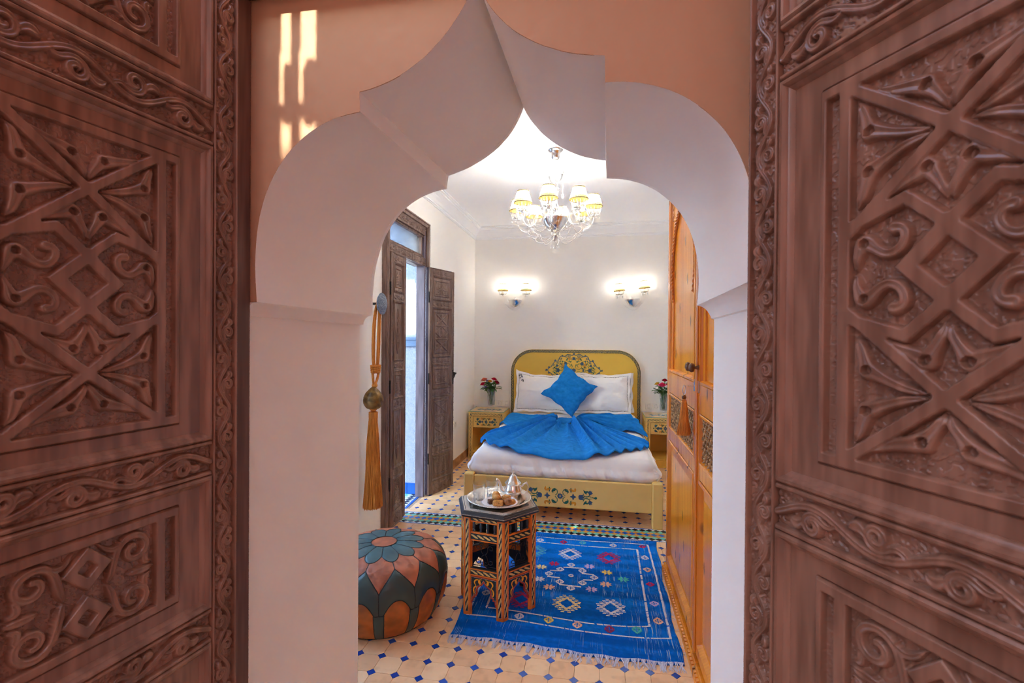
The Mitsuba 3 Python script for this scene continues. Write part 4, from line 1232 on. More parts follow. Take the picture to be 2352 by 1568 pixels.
# ------------------------------------------------------------------ vases and flowers
mat('m_stem', lin(70, 116, 44), 0.5)
scene['m_leaf'] = {'type': 'twosided', 'bsdf': {'type': 'principled', 'base_color': rgb(lin(58, 100, 44)), 'roughness': 0.5}}
ROSE_COLOURS = {'coral': (236, 128, 104), 'pink': (228, 60, 110), 'crimson': (204, 30, 62), 'dark red': (150, 16, 40), 'orange': (244, 168, 28), 'yellow': (232, 190, 50), 'violet': (88, 58, 150)}
for k, c in ROSE_COLOURS.items():
    mat('m_rose_' + k.replace(' ', '_'), lin(*c), 0.6, spec=0.3)


def rose_mesh(r, seed):
    rg = random.Random(seed)
    out = []
    for j in range(15):
        f = j / 14
        rad = r * (0.16 + 0.84 * f ** 0.8); a = j * 2.4 + rg.random() * 0.4
        hgt = r * (1.15 - 0.45 * f)
        u, v = np.meshgrid(np.linspace(-1, 1, 7), np.linspace(0, 1, 6), indexing='ij')
        th = a + u * (1.25 - 0.45 * f)
        rr = rad * (0.25 + 0.75 * v ** 0.6) + r * 0.22 * f * v ** 4
        z = hgt * v * (1 - 0.18 * u ** 2) - r * 0.25 * f * v ** 5 - r * 0.15
        out.append(grid_mesh(np.stack([rr * np.cos(th), rr * np.sin(th), z], -1)))
    return cat(out)


def leaf_mesh(L, w):
    u, v = np.meshgrid(np.linspace(0, 1, 7), np.linspace(-1, 1, 3), indexing='ij')
    return grid_mesh(np.stack([u * L, v * w * np.sin(PI * np.clip(u * 0.95 + 0.02, 0, 1)), -0.25 * L * u ** 2 + np.abs(v) * w * 0.3], -1))


def flower(kind, colour, label, head, foot, r, seed, group=None):
    rg = random.Random(seed)
    t = thing(kind, label, 'flower', group)
    head, foot = np.array(head), np.array(foot)
    mid_ = (head + foot) / 2 + [0, 0, 0.03]; mid_[:2] = foot[:2] * 0.55 + head[:2] * 0.45
    path = spline([foot, mid_, head], 14)
    put(t, 'stem', tube(path, 0.0026, 6), 'm_stem', True)
    d = path[-1] - path[-3]; d /= np.linalg.norm(d)
    ex = np.cross(d, [0.2, 1, 0.1]); ex /= np.linalg.norm(ex)
    F = frame(head, ex, np.cross(d, ex), d)
    tilt = rot([1, 0, 0], 25, (0, 0, 0))
    bm = rose_mesh(r * 1.22, seed) if kind == 'rose' else cat([sphere(r * 0.32, 1, (r * rg.uniform(-1, 1), r * rg.uniform(-1, 1), r * rg.uniform(-0.6, 0.8))) for _ in range(16)])
    put(t, 'bloom', bm, 'm_rose_' + colour.replace(' ', '_'), True, M=F @ tilt)
    for j in range(4):
        k = 9 + j % 4
        a = rg.uniform(0, 2 * PI)
        put(t, 'leaf', leaf_mesh(rg.uniform(0.045, 0.07), 0.014), 'm_leaf', True, M=trans(*path[min(k, 12)]) @ rot([0, 0, 1], math.degrees(a)) @ rot([0, 1, 0], rg.uniform(-45, 20)))
    return t


def vase(x, y, z0, label, r=0.047, h=0.245):
    t = thing('vase', label, 'vase', 'cut glass vases on the bedside tables')
    n = 28
    out, inn = [], []
    outer = [(0.0, 0), (r * 0.92, 0), (r * 0.96, 0.012), (r * 0.86, 0.03), (r * 0.90, 0.06), (r * 0.96, 0.14), (r * 1.06, h)]
    inner = [(r * 1.06 - 0.004, h), (r * 0.96 - 0.005, 0.14), (r * 0.86 - 0.006, 0.05), (0.0, 0.034)]
    m = lathe(outer + inner, n)
    v = np.asarray(m.vertices).copy()
    a = np.arctan2(v[:, 1], v[:, 0]); zz = v[:, 2]; rr = np.hypot(v[:, 0], v[:, 1])
    cut = 1 + 0.035 * np.where((rr > r * 0.8) & (zz > 0.03), np.cos(14 * a), 0)
    v[:, 0] *= cut; v[:, 1] *= cut
    put(t, 'glass', tm(v, m.faces), 'm_crystal', 30, M=trans(x, y, z0))
    cuts = []
    for j in range(14):
        for sg in (-1, 1):
            q_ = np.linspace(0, 1, 12); aa = j * 2 * PI / 14 + sg * 0.55 * q_; rr = r * (0.925 + 0.13 * q_)
            cuts.append(tube(np.c_[rr * np.cos(aa), rr * np.sin(aa), 0.035 + (h - 0.05) * q_], 0.0008, 4))
    put(t, 'cut_pattern', cat(cuts), 'm_glass_cut', M=trans(x, y, z0), kind='stuff', label='cut criss-cross pattern')
    put(t, 'water', mv(lathe([(0, 0.036), (r * 0.80, 0.051), (r * 0.83, 0.12), (0, 0.12)], 24), 0, 0, 0), 'm_water', 40, M=trans(x, y, z0), label='clear water')
    return t


VL, VR, VZ = (-1.293, 5.945), (0.812, 5.945), 0.5862
vase(*VL, VZ, 'cut glass vase of mixed flowers on the left bedside table')
vase(*VR, VZ, 'cut glass vase of pink and red roses on the right bedside table')
for j, (kind, col, lab, hd, r) in enumerate((
        ('rose', 'coral', 'coral rose at the upper left of the left vase', (-1.382, 5.93, 0.945), 0.032),
        ('rose', 'crimson', 'pink red rose lowest on the left of the left vase', (-1.392, 5.91, 0.893), 0.030),
        ('statice', 'violet', 'small violet blossom beside the coral rose in the left vase', (-1.344, 5.94, 0.94), 0.016),
        ('statice', 'violet', 'small violet blossom below the roses of the left vase', (-1.368, 5.90, 0.862), 0.018),
        ('rose', 'orange', 'orange flower in the middle of the left vase', (-1.314, 5.95, 0.928), 0.022),
        ('rose', 'crimson', 'crimson rose standing highest on the right of the left vase', (-1.262, 5.95, 0.955), 0.027),
        ('rose', 'dark red', 'dark red open rose on the right of the left vase', (-1.226, 5.93, 0.915), 0.031))):
    flower(kind, col, lab, hd, (VL[0] + 0.012 * math.cos(j * 1.1), VL[1] + 0.012 * math.sin(j * 1.1), VZ + 0.06), r, 20 + j, 'flowers in the left vase')
for j, (kind, col, lab, hd, r) in enumerate((
        ('rose', 'yellow', 'yellow flower on the left of the right vase', (0.735, 5.93, 0.946), 0.024),
        ('rose', 'pink', 'large pink rose at the front of the right vase', (0.788, 5.89, 0.928), 0.040),
        ('rose', 'dark red', 'dark red rose at the top of the right vase', (0.824, 5.95, 0.985), 0.026),
        ('rose', 'crimson', 'crimson rose on the far side of the right vase by the wardrobe', (0.875, 5.94, 0.93), 0.028))):
    flower(kind, col, lab, hd, (VR[0] + 0.012 * math.cos(j * 1.4), VR[1] + 0.012 * math.sin(j * 1.4), VZ + 0.06), r, 40 + j, 'flowers in the right vase')
for vx, c0, lab in ((VL, 0, 'left'), (VR, 1, 'right')):
    fo = thing('foliage', f'green leaves among the flowers of the {lab} vase', 'leaves', kind='stuff')
    rg = random.Random(70 + c0)
    ms = []
    for j in range(38):
        a = rg.uniform(0, 2 * PI); rr = rg.uniform(0.015, 0.075)
        ms.append(xf(leaf_mesh(rg.uniform(0.05, 0.09), 0.019), trans(vx[0] + rr * math.cos(a), vx[1] + rr * math.sin(a), VZ + rg.uniform(0.245, 0.325)) @ rot([0, 0, 1], math.degrees(a)) @ rot([0, 1, 0], rg.uniform(-50, 15))))
        ms.append(tube([(vx[0] + 0.2 * rr * math.cos(a), vx[1] + 0.2 * rr * math.sin(a), VZ + 0.06), (vx[0] + 0.6 * rr * math.cos(a), vx[1] + 0.6 * rr * math.sin(a), VZ + 0.26), (vx[0] + rr * math.cos(a), vx[1] + rr * math.sin(a), VZ + 0.28)], 0.0022, 5))
    put(fo, 'leaf_spray', cat(ms), 'm_leaf', True)

# ------------------------------------------------------------------ sockets and switches
def plate(kind, pos, facing, label):
    t = thing('wall_socket' if kind == 'socket' else 'light_switch', label, 'socket' if kind == 'socket' else 'switch')
    F = frame(pos, (1, 0, 0), (0, 0, 1), (0, -1, 0)) if facing == 'y' else frame(pos, (0, 1, 0), (0, 0, 1), (1, 0, 0))
    put(t, 'plate', box(-0.0395, 0.0395, -0.0395, 0.0395, 0, 0.009, 0.003), 'm_white_plastic', M=F)
    if kind == 'socket':
        put(t, 'well', lathe([(0.024, 0.0092), (0.021, 0.0101), (0.019, 0.0101), (0.017, 0.0096), (0.0, 0.0096)], 24), 'm_white_plastic', 40, M=F)
        put(t, 'pin_hole', cat(*[mv(lathe([(0.0028, 0.0096), (0.0028, 0.0104), (0, 0.0104)], 10), x, y, 0) for x, y in ((-0.0095, 0), (0.0095, 0), (0, 0.011))], poly_ex(Point(0, 0).buffer(0.0245).difference(Point(0, 0).buffer(0.0225)), 0.0102)), 'm_socket_dark', M=F)
    else:
        put(t, 'rocker', box(-0.018, 0.018, -0.020, 0.020, 0.008, 0.0125, 0.002), 'm_white_plastic', M=F)
        put(t, 'rocker_gap', poly_ex(sbox(-0.0195, -0.0215, 0.0195, 0.0215).difference(sbox(-0.0182, -0.0202, 0.0182, 0.0202)), 0.0096), 'm_socket_dark', M=F)
    return t


plate('socket', (-1.221, YB, 0.634), 'y', 'white wall socket above the left bedside table')
plate('switch', (-1.132, YB, 0.635), 'y', 'white light switch between the left socket and the headboard')
plate('switch', (0.661, YB, 0.652), 'y', 'white light switch right of the headboard')
plate('socket', (0.752, YB, 0.654), 'y', 'white wall socket behind the right vase')
plate('socket', (XL, 5.283, 0.49), 'x', 'white wall socket low on the left wall beside the open door leaf')
# ------------------------------------------------------------------ chandelier and wall lamps
WARM = np.array([1.0, 0.985, 0.95])
mat('m_shade_cloth', lin(250, 226, 150), 0.8)
mat('m_shade_trim', lin(120, 96, 60), 0.6)
mat('m_bulb', lin(255, 250, 240), 0.5)
SHADE_L, BULB_L, BAND_L = 1.5 * LAMP, 0.35 * LAMP, 0.045


def emit(c):
    return {'type': 'area', 'radiance': rgb(c)}


def pleat(m, n, amp):
    v = np.asarray(m.vertices).copy(); a = np.arctan2(v[:, 1], v[:, 0])
    k = 1 + amp * np.cos(n * a)
    v[:, 0] *= k; v[:, 1] *= k
    return tm(v, m.faces)


def cone(r0, r1, z0, z1, n=48):
    a = np.arange(n + 1) * 2 * PI / n
    P = np.stack([np.stack([r * np.cos(a), r * np.sin(a), np.full(n + 1, z)], -1) for r, z in ((r0, z0), (r1, z1))], 1)
    return grid_mesh(P)


SHB, SHT, SHH = 0.068, 0.043, 0.088          # shade radii and height
SH = {'body': mikit.ply(pleat(cone(0.061, SHT + 0.002, 0.024, SHH - 0.008), 24, 0.02), True),
      'low': mikit.ply(pleat(cone(SHB, 0.061, 0.003, 0.024), 24, 0.02)),
      'high': mikit.ply(pleat(cone(SHT + 0.002, SHT, SHH - 0.008, SHH), 24, 0.02)),
      'trim': mikit.ply(cat(lathe([(SHB + 0.001, 0.0), (SHB + 0.0025, 0.001), (SHB + 0.0025, 0.0045), (SHB + 0.001, 0.006)], 40, False), lathe([(SHT, SHH - 0.001), (SHT + 0.002, SHH), (SHT + 0.002, SHH + 0.003), (SHT, SHH + 0.003)], 40, False))),
      'bulb': mikit.ply(sphere(0.012, 1, (0, 0, 0.045), (1, 1, 1.7)))}



def lamp_shade(t, M, k=1.0):
    """A lit pleated shade with its lamp, as parts of t."""
    s = put(t, 'shade', SH['body'], 'm_shade_cloth', M=M, label='lit pleated cream shade')
    scene[s]['emitter'] = emit(WARM * SHADE_L * k)
    for nm, L in (('low', 1.0), ('high', 1.0)):
        b = put(s, 'border', SH[nm], 'm_shade_cloth', M=M, label='yellow pleated border')
        scene[b]['emitter'] = emit(np.array([1.0, 0.66, 0.20]) * BAND_L)
    put(s, 'trim', SH['trim'], 'm_shade_trim', M=M, label='thin brown trim')
    b = put(s, 'bulb', SH['bulb'], 'm_bulb', M=M)
    scene[b]['emitter'] = emit(WARM * BULB_L * k)


def beads(path, r=0.0045, gap=0.0125):
    p = np.asarray(path, float)
    s = np.r_[0, np.cumsum(np.linalg.norm(np.diff(p, axis=0), axis=1))]
    q = np.arange(gap / 2, s[-1], gap)
    P = np.stack([np.interp(q, s, p[:, k]) for k in range(3)], -1)
    return cat([sphere(r, 1, c) for c in P])


def drop(L=0.045, w=0.011):
    return lathe([(0, -L), (w * 0.5, -L * 0.93), (w, -L * 0.72), (w * 0.75, -L * 0.45), (w * 0.2, -L * 0.08), (0, 0)], 6)


def cup(t, M, seed=0):
    """Bobeche with its ring of crystal beads, under a shade."""
    put(t, 'candle_cup', lathe([(0.010, -0.030), (0.013, -0.026), (0.012, -0.015), (0.016, -0.010), (0.012, -0.006), (0.0085, 0.0), (0.0085, 0.030)], 14), 'm_chrome', 40, M=M)
    c = put(t, 'drip_dish', lathe([(0.012, -0.016), (0.034, -0.012), (0.046, -0.003), (0.048, -0.001), (0.035, -0.009), (0.012, -0.0125)], 20), 'm_crystal', 40, M=M, label='clear glass drip dish')
    ms = []
    for j in range(14):
        a = j * 2 * PI / 14
        ms.append(beads([(0.060 * math.cos(a), 0.060 * math.sin(a), 0.034), (0.047 * math.cos(a), 0.047 * math.sin(a), 0.0), (0.043 * math.cos(a), 0.043 * math.sin(a), -0.012)], 0.0046, 0.0105))
    put(c, 'bead_fringe', cat(ms), 'm_crystal', True, M=M, kind='stuff')
    for j in range(4):
        a = j * PI / 2 + 0.5 + seed
        put(c, 'pendant', mv(drop(), 0.046 * math.cos(a), 0.046 * math.sin(a), -0.012), 'm_crystal', M=M, label='clear crystal drop')


ch = thing('chandelier', 'crystal chandelier with eight lit cream shades hanging from the ceiling', 'chandelier')
CM = trans(-0.311, 3.68, 0)
put(ch, 'canopy', mv(pleat(lathe([(0.012, -0.078), (0.022, -0.074), (0.032, -0.062), (0.036, -0.045), (0.040, -0.028), (0.050, -0.016), (0.058, -0.010), (0.060, -0.004), (0.060, 0)], 40), 18, 0.02), 0, 0, CEIL), 'm_chrome', 40, M=CM)
put(ch, 'rod', tube([(0, 0, CEIL - 0.075), (0, 0, 2.788)], 0.006, 10), 'm_chrome', True, M=CM)
for k, (zc, tl) in enumerate(((2.778, 0), (2.760, 90))):
    a = np.linspace(0, 2 * PI, 17)
    put(ch, 'chain_link', tube(np.c_[0.013 * np.cos(a), 0 * a, zc + 0.016 * np.sin(a)], 0.0028, 6, cap=False), 'm_chrome', True, M=CM @ rot([0, 0, 1], tl))
crown_ = lathe([(0.012, 2.672), (0.030, 2.680), (0.048, 2.700), (0.055, 2.722), (0.066, 2.748), (0.062, 2.748), (0.050, 2.722), (0.042, 2.702), (0.026, 2.685), (0.012, 2.680)], 36)
v = np.asarray(crown_.vertices).copy(); a = np.arctan2(v[:, 1], v[:, 0]); f = np.clip((v[:, 2] - 2.70) / 0.05, 0, 1)
v[:, 2] += 0.020 * f * np.cos(6 * a); v[:, :2] *= (1 + 0.10 * f * np.cos(6 * a))[:, None]
put(ch, 'crown_dish', tm(v, crown_.faces), 'm_crystal', 40, M=CM, label='scalloped glass crown')
put(ch, 'stem', lathe([(0.008, 2.44), (0.022, 2.46), (0.030, 2.49), (0.018, 2.52), (0.014, 2.56), (0.026, 2.60), (0.033, 2.62), (0.020, 2.65), (0.010, 2.675), (0.005, 2.70)], 20), 'm_crystal', 40, M=CM, label='clear glass baluster stem')
put(ch, 'inner_rod', tube([(0, 0, 2.30), (0, 0, 2.765)], 0.0035, 8), 'm_chrome', True, M=CM)
bowl = lathe([(0.0, 2.288), (0.012, 2.290), (0.016, 2.298), (0.045, 2.312), (0.078, 2.345), (0.096, 2.385), (0.099, 2.402), (0.094, 2.402), (0.06, 2.40), (0.0, 2.40)], 40)
put(ch, 'bowl', pleat(bowl, 20, 0.012), 'm_chrome', 50, M=CM, label='faceted mirror bowl')
arm_path = spline([(0.050, 0, 2.405), (0.085, 0, 2.455), (0.125, 0, 2.462), (0.160, 0, 2.415), (0.190, 0, 2.345), (0.232, 0, 2.318), (0.272, 0, 2.345), (0.288, 0, 2.385), (0.290, 0, 2.402)], 30)
ARM = mikit.ply(tube(arm_path, np.r_[np.full(22, 0.0085), np.linspace(0.0085, 0.006, 8)], 10), smooth=True)
AR = 0.29
for k in range(8):
    M = CM @ rot([0, 0, 1], -94.5 + 45 * k)
    arm = put(ch, 'arm', ARM, 'm_crystal', M=M, label='curved clear glass arm')
    Mc = M @ trans(AR, 0, 2.432)
    cup(ch, Mc, 0.3 * k)
    lamp_shade(ch, M @ trans(AR, 0, 2.474))
    put(ch, 'pendant', mv(drop(0.055, 0.013), 0.205, 0, 2.322), 'm_crystal', M=M, label='clear crystal drop')
    a0, a1 = 0, PI / 4
    t_ = np.linspace(0, 1, 16)
    ang = a0 + (a1 - a0) * t_
    put(ch, 'bead_swag', beads(np.c_[(0.215 - 0.02 * np.sin(PI * t_)) * np.cos(ang), (0.215 - 0.02 * np.sin(PI * t_)) * np.sin(ang), 2.322 - 0.055 * np.sin(PI * t_)], 0.0042, 0.011), 'm_bead', True, M=M, kind='stuff')
    put(ch, 'bead_swag', beads(np.c_[0.030 + 0.175 * t_, 0 * t_, 2.262 + 0.05 * t_ ** 2 - 0.055 * np.sin(PI * t_)], 0.0042, 0.011), 'm_bead', True, M=M, kind='stuff')
    if k % 2 == 0:
        put(ch, 'bead_string', beads([(0.062, 0, 2.742), (0.058, 0, 2.60)], 0.0050, 0.0125), 'm_crystal', True, M=M, kind='stuff')
        put(ch, 'pendant', mv(drop(0.05, 0.012), 0.058, 0, 2.60), 'm_crystal', M=M)
scene['m_bead'] = {'type': 'principled', 'base_color': rgb([0.72, 0.71, 0.70]), 'roughness': 0.12, 'specular': 0.9, 'metallic': 0.35}
put(ch, 'hub', lathe([(0.0, 2.225), (0.012, 2.230), (0.020, 2.245), (0.028, 2.256), (0.034, 2.264), (0.014, 2.275), (0.010, 2.290)], 20), 'm_chrome', 40, M=CM)
for k in range(10):
    a = k * 2 * PI / 10
    b = put(ch, 'bead_string', beads([(0.032 * math.cos(a), 0.032 * math.sin(a), 2.258), (0.034 * math.cos(a), 0.034 * math.sin(a), 2.205)], 0.0042, 0.0105), 'm_crystal', True, M=CM, kind='stuff')
    put(ch, 'pendant', mv(drop(0.035, 0.009), 0.034 * math.cos(a), 0.034 * math.sin(a), 2.205), 'm_crystal', M=CM)
put(ch, 'ball_finial', cat(sphere(0.021, 2, (0, 0, 2.158)), tube([(0, 0, 2.178), (0, 0, 2.228)], 0.003, 6)), 'm_crystal', True, M=CM, label='clear crystal ball')

for x, tilt, label in ((-1.020, 0, 'crystal wall lamp with two lit shades, above the left side of the headboard'), (0.452, -6, 'crystal wall lamp with two lit shades, hanging slightly askew beside the wardrobe')):
    t = thing('wall_lamp', label, 'wall lamp')
    M = trans(x, YB, 1.955) @ rot([0, 1, 0], tilt)
    put(t, 'back_bowl', tm(*(lambda m: (np.asarray(m.vertices) * [1, 0.75, 1], m.faces))(pleat(lathe([(0.0, -0.075), (0.02, -0.072), (0.055, -0.045), (0.085, 0.0), (0.090, 0.022), (0.084, 0.022), (0.0, 0.018)], 36), 20, 0.014))), 'm_chrome', 50, M=M @ trans(0, -0.072, 0), label='faceted mirror bowl')
    put(t, 'wall_plate', box(-0.05, 0.05, -0.02, 0, -0.05, 0.03, 0.004), 'm_chrome', M=M)
    put(t, 'finial', cat(tube([(0, -0.072, 0.02), (0, -0.072, 0.05)], 0.004, 8), sphere(0.008, 1, (0, -0.072, 0.05))), 'm_chrome', True, M=M)
    put(t, 'bead_string', beads([(0, -0.142, 0.02), (0, -0.145, -0.07)], 0.0045, 0.011), 'm_crystal', True, M=M, kind='stuff')
    put(t, 'pendant', mv(drop(0.05, 0.012), 0, -0.145, -0.075), 'm_crystal', M=M, label='clear crystal drop')
    for s in (-1, 1):
        put(t, 'arm', tube(spline([(s * 0.02, -0.075, 0.02), (s * 0.038, -0.085, 0.075), (s * 0.062, -0.095, 0.085), (s * 0.085, -0.105, 0.03), (s * 0.110, -0.115, -0.028), (s * 0.140, -0.120, -0.01), (s * 0.150, -0.12, 0.05)], 28), 0.0075, 10), 'm_crystal', True, M=M, label='curved clear glass arm')
        cup(t, M @ trans(s * 0.150, -0.12, 0.098) @ rot([0, 1, 0], 0), 0.2)
        lamp_shade(t, M @ trans(s * 0.150, -0.12, 0.135), 0.36)
    t_ = np.linspace(0, 1, 20)
    put(t, 'bead_swag', beads(np.c_[-0.12 + 0.24 * t_, np.full(20, -0.12), -0.03 - 0.085 * np.sin(PI * t_)], 0.0042, 0.011), 'm_bead', True, M=M, kind='stuff')
    for s in (-1, 1):
        put(t, 'bead_string', beads([(s * 0.12, -0.12, -0.03), (s * 0.122, -0.12, -0.10)], 0.0042, 0.011), 'm_crystal', True, M=M, kind='stuff')
        put(t, 'pendant', mv(drop(0.045, 0.011), s * 0.122, -0.12, -0.10), 'm_crystal', M=M, label='clear crystal drop')
# ------------------------------------------------------------------ pine wardrobe
wd = thing('wardrobe', 'tall honey pine wardrobe with woven lattice panels along the right wall', 'wardrobe')
WX, WT = 0.455, 2.44
WY0, WY1, WYM = 1.725, 3.165, 2.262
put(wd, 'carcass', cat(box(WX + 0.022, 1.06, WY0, WY0 + 0.02, 0.06, WT), box(WX + 0.022, 1.06, WY1 - 0.02, WY1, 0.06, WT), box(1.04, 1.06, WY0, WY1, 0.06, WT), box(WX + 0.022, 1.06, WY0, WY1, WT - 0.02, WT), box(WX + 0.022, 1.06, WY0, WY1, 0.06, 0.08), box(WX + 0.10, WX + 0.11, WY0, WY1, 0.08, WT)), 'm_pine')
put(wd, 'corner_post', box(WX - 0.001, WX + 0.022, WY1 - 0.03, WY1, 0.06, WT, 0.004), 'm_pine')
put(wd, 'cornice', cat(box(WX - 0.03, 1.06, WY0, WY1 + 0.03, WT, WT + 0.05, 0.008), box(WX - 0.015, 1.06, WY0, WY1 + 0.015, WT - 0.03, WT, 0.006)), 'm_pine')
put(wd, 'plinth', cat(box(WX - 0.012, 1.06, WY0, WY1 + 0.012, 0.02, 0.062, 0.004), box(WX - 0.022, 1.06, WY0, WY1 + 0.022, 0.0, 0.021, 0.004)), 'm_pine')
DEN = mikit.ply(hull([(-0.006, -0.010, 0), (-0.006, 0.010, 0), (0.004, -0.010, 0), (0.004, 0.010, 0), (-0.006, -0.009, 0.020), (-0.006, 0.009, 0.020), (0.004, -0.010, 0.022), (0.004, 0.010, 0.022)]))
for k in range(52):
    put(wd, 'dentil', DEN, 'm_pine', M=trans(WX - 0.016, WY1 + 0.004 - k * 0.0275, 0.0215))
WF = lambda y0: frame((WX, y0, 0), (0, 1, 0), (0, 0, 1), (1, 0, 0))       # local x = along the wardrobe, y = up, z = into it


def wpoly(poly, depth, z0=0.0):
    return xf(mv(poly_ex(poly, depth), 0, 0, z0), frame((WX, 0, 0), (0, 1, 0), (0, 0, 1), (1, 0, 0)))


def wstrip(y0, y1, z0, z1, x=0.0, t=0.022, c=0.004):
    return box(WX + x, WX + x + t, y0, y1, z0, z1, c)


def moul(y0, y1, z0, z1, prof=((0, 0.0), (0.002, -0.006), (0.010, -0.008), (0.016, 0.0), (0.022, 0.010), (0.026, 0.016))):
    m = rect_mould(y0, y1, z0, z1, [(i, -h) for i, h in prof])
    v = np.asarray(m.vertices)
    return tm(np.c_[WX - v[:, 2], v[:, 0], v[:, 1]], m.faces)


def door_half(y0, y1, arch):
    s = put(wd, 'door', cat(wstrip(y0, y0 + 0.055, 0.075, WT - 0.035), wstrip(y1 - 0.055, y1, 0.075, WT - 0.035), wstrip(y0 + 0.054, y1 - 0.054, 0.075, 0.135), wstrip(y0 + 0.054, y1 - 0.054, 0.865, 0.935), wstrip(y0 + 0.054, y1 - 0.054, 1.155, 1.285), wstrip(y0 + 0.054, y1 - 0.054, WT - 0.09, WT - 0.035)), 'm_pine')
    a, b = y0 + 0.055, y1 - 0.055
    put(s, 'lower_panel', cat(wstrip(a, b, 0.135, 0.865, 0.014, 0.008), hull([(WX + 0.014, a + 0.03, 0.165), (WX + 0.014, b - 0.03, 0.165), (WX + 0.014, a + 0.03, 0.835), (WX + 0.014, b - 0.03, 0.835), (WX + 0.006, a + 0.06, 0.20), (WX + 0.006, b - 0.06, 0.20), (WX + 0.006, a + 0.06, 0.80), (WX + 0.006, b - 0.06, 0.80)])), 'm_pine')
    put(s, 'moulding', moul(a, b, 0.135, 0.865), 'm_pine', 35)
    put(s, 'moulding', moul(a, b, 0.935, 1.155, ((0, 0.0), (0.003, -0.004), (0.010, -0.004), (0.014, 0.004), (0.016, 0.018))), 'm_pine', 35)
    put(s, 'moulding', moul(a, b, 1.285, WT - 0.09, ((0, 0.0), (0.003, -0.005), (0.012, -0.006), (0.018, 0.004), (0.020, 0.014))), 'm_pine', 35)
    # woven lattice
    put(s, 'lattice_back', wstrip(a, b, 0.935, 1.155, 0.026, 0.004, 0), 'm_dark_gap', label='dark ground behind the lattice')
    up, across = [], []
    n = int((b - a) / 0.0215)
    for k in range(n):
        y = a + (k + 0.5) * (b - a) / n
        z = np.linspace(0.937, 1.153, 34)
        up.append(tube(np.c_[WX + 0.016 + 0.0065 * np.sin((z - 0.937) / 0.0205 * PI + (k % 2) * PI), np.full(34, y), z], 0.0062, 6))
    for j in range(10):
        z = 0.947 + j * 0.0219
        y = np.linspace(a + 0.002, b - 0.002, 60)
        across.append(tube(np.c_[WX + 0.016 - 0.005 * np.sin((y - a) / ((b - a) / n) * PI + (j % 2) * PI), y, np.full(60, z)], 0.0042, 6))
    for m in up:
        put(s, 'lattice_rod', m, 'm_rattan', True)
    for m in across:
        put(s, 'lattice_weaver', m, 'm_rattan', True)
    # upper panel under a twisted horseshoe arch
    put(s, 'upper_panel', wstrip(a, b, 1.285, WT - 0.09, 0.015, 0.006, 0), 'm_pine')
    c = (a + b) / 2; hw = (b - a) / 2 - 0.045
    if hw < 0.1:
        return s
    th = np.linspace(-0.42, PI + 0.42, 40)
    arc = np.c_[c + hw * np.cos(th), 1.86 + hw * 1.10 * np.sin(th)]
    arc = np.vstack([[(arc[0, 0], 1.30)], [(arc[0, 0], 1.72)], arc, [(arc[-1, 0], 1.72)], [(arc[-1, 0], 1.30)]])
    hole = Polygon(arc)
    sp = sbox(a + 0.016, 1.30, b - 0.016, WT - 0.105).difference(hole)
    put(s, 'spandrel', wpoly(sp, 0.008, 0.007), 'm_pine', label='spandrel board with a horseshoe cut')
    rope = []
    q = arc[1:-1]
    d_ = np.r_[0, np.cumsum(np.linalg.norm(np.diff(q, axis=0), axis=1))]
    tt = np.arange(0, d_[-1], 0.0035)
    yy, zz = np.interp(tt, d_, q[:, 0]), np.interp(tt, d_, q[:, 1])
    for ph in (0, PI):
        cs, sn = np.cos(tt / 0.0075 + ph), np.sin(tt / 0.0075 + ph)
        gy, gz = np.gradient(yy), np.gradient(zz); gl = np.hypot(gy, gz)
        rope.append(tube(np.c_[WX + 0.003 + 0.0042 * cs, yy + 0.0042 * sn * gz / gl, zz - 0.0042 * sn * gy / gl], 0.0050, 6))
    put(s, 'rope_moulding', cat(rope), 'm_pine', True, label='twisted rope moulding round the arch')
    for e in (-1, 1):
        st = [(np.array(p), np.full(len(p), 0.006)) for p in (spiral((0, 0.03), 0.022, 0.008, 0.5, 1.1), spiral((0, -0.02), 0.018, 0.006, 3.0, -1.1), [(0, -0.05), (0.004, 0.0), (0, 0.06)])]
        m = relief(-0.03, 0.03, -0.055, 0.065, 0.003, st, [], [], Hs=0.008, stip=0)
        put(s, 'carving', xf(m, frame((WX + 0.0065, c + e * hw * 0.93, 2.245), (0, 1, 0), (0, 0, 1), (-1, 0, 0))), 'm_pine', True, label='small carved leaf in the spandrel')
    return s


dA = door_half(WYM + 0.002, WY1 - 0.032, True)
dB = door_half(WY0, WYM - 0.002, False)
put(wd, 'cover_strip', box(WX - 0.010, WX + 0.004, WYM - 0.016, WYM + 0.016, 0.08, WT - 0.04, 0.005), 'm_pine')
KN = mikit.ply(lathe([(0.010, 0), (0.010, 0.008), (0.006, 0.014), (0.007, 0.022), (0.019, 0.026), (0.021, 0.034), (0.017, 0.042), (0.008, 0.045), (0, 0.0455)], 28), smooth=60)
for s, y in ((dA, WYM + 0.048), (dB, WYM - 0.035)):
    put(s, 'knob', KN, 'm_knob', M=frame((WX, y, 1.357), (0, 1, 0), (0, 0, 1), (-1, 0, 0)), label='turned brown wooden knob')
    put(s, 'keyhole_plate', hull([(WX - 0.003, y - 0.026 + 0.02, 1.245), (WX - 0.003, y + 0.02, 1.245), (WX - 0.003, y - 0.026 + 0.02, 1.298), (WX - 0.003, y + 0.02, 1.298), (WX + 0.001, y - 0.028 + 0.02, 1.243), (WX + 0.001, y + 0.022, 1.243), (WX + 0.001, y - 0.028 + 0.02, 1.30), (WX + 0.001, y + 0.022, 1.30)]), 'm_chrome', label='small steel keyhole plate')
mat('m_knob', wood_fn(lin(92, 54, 26), lin(130, 82, 44), 40, 40, 40), 0.3)

mat('m_tassel', wood_fn(lin(176, 98, 26), lin(224, 150, 60), 300, 300, 8), 0.65, sheen=0.5)


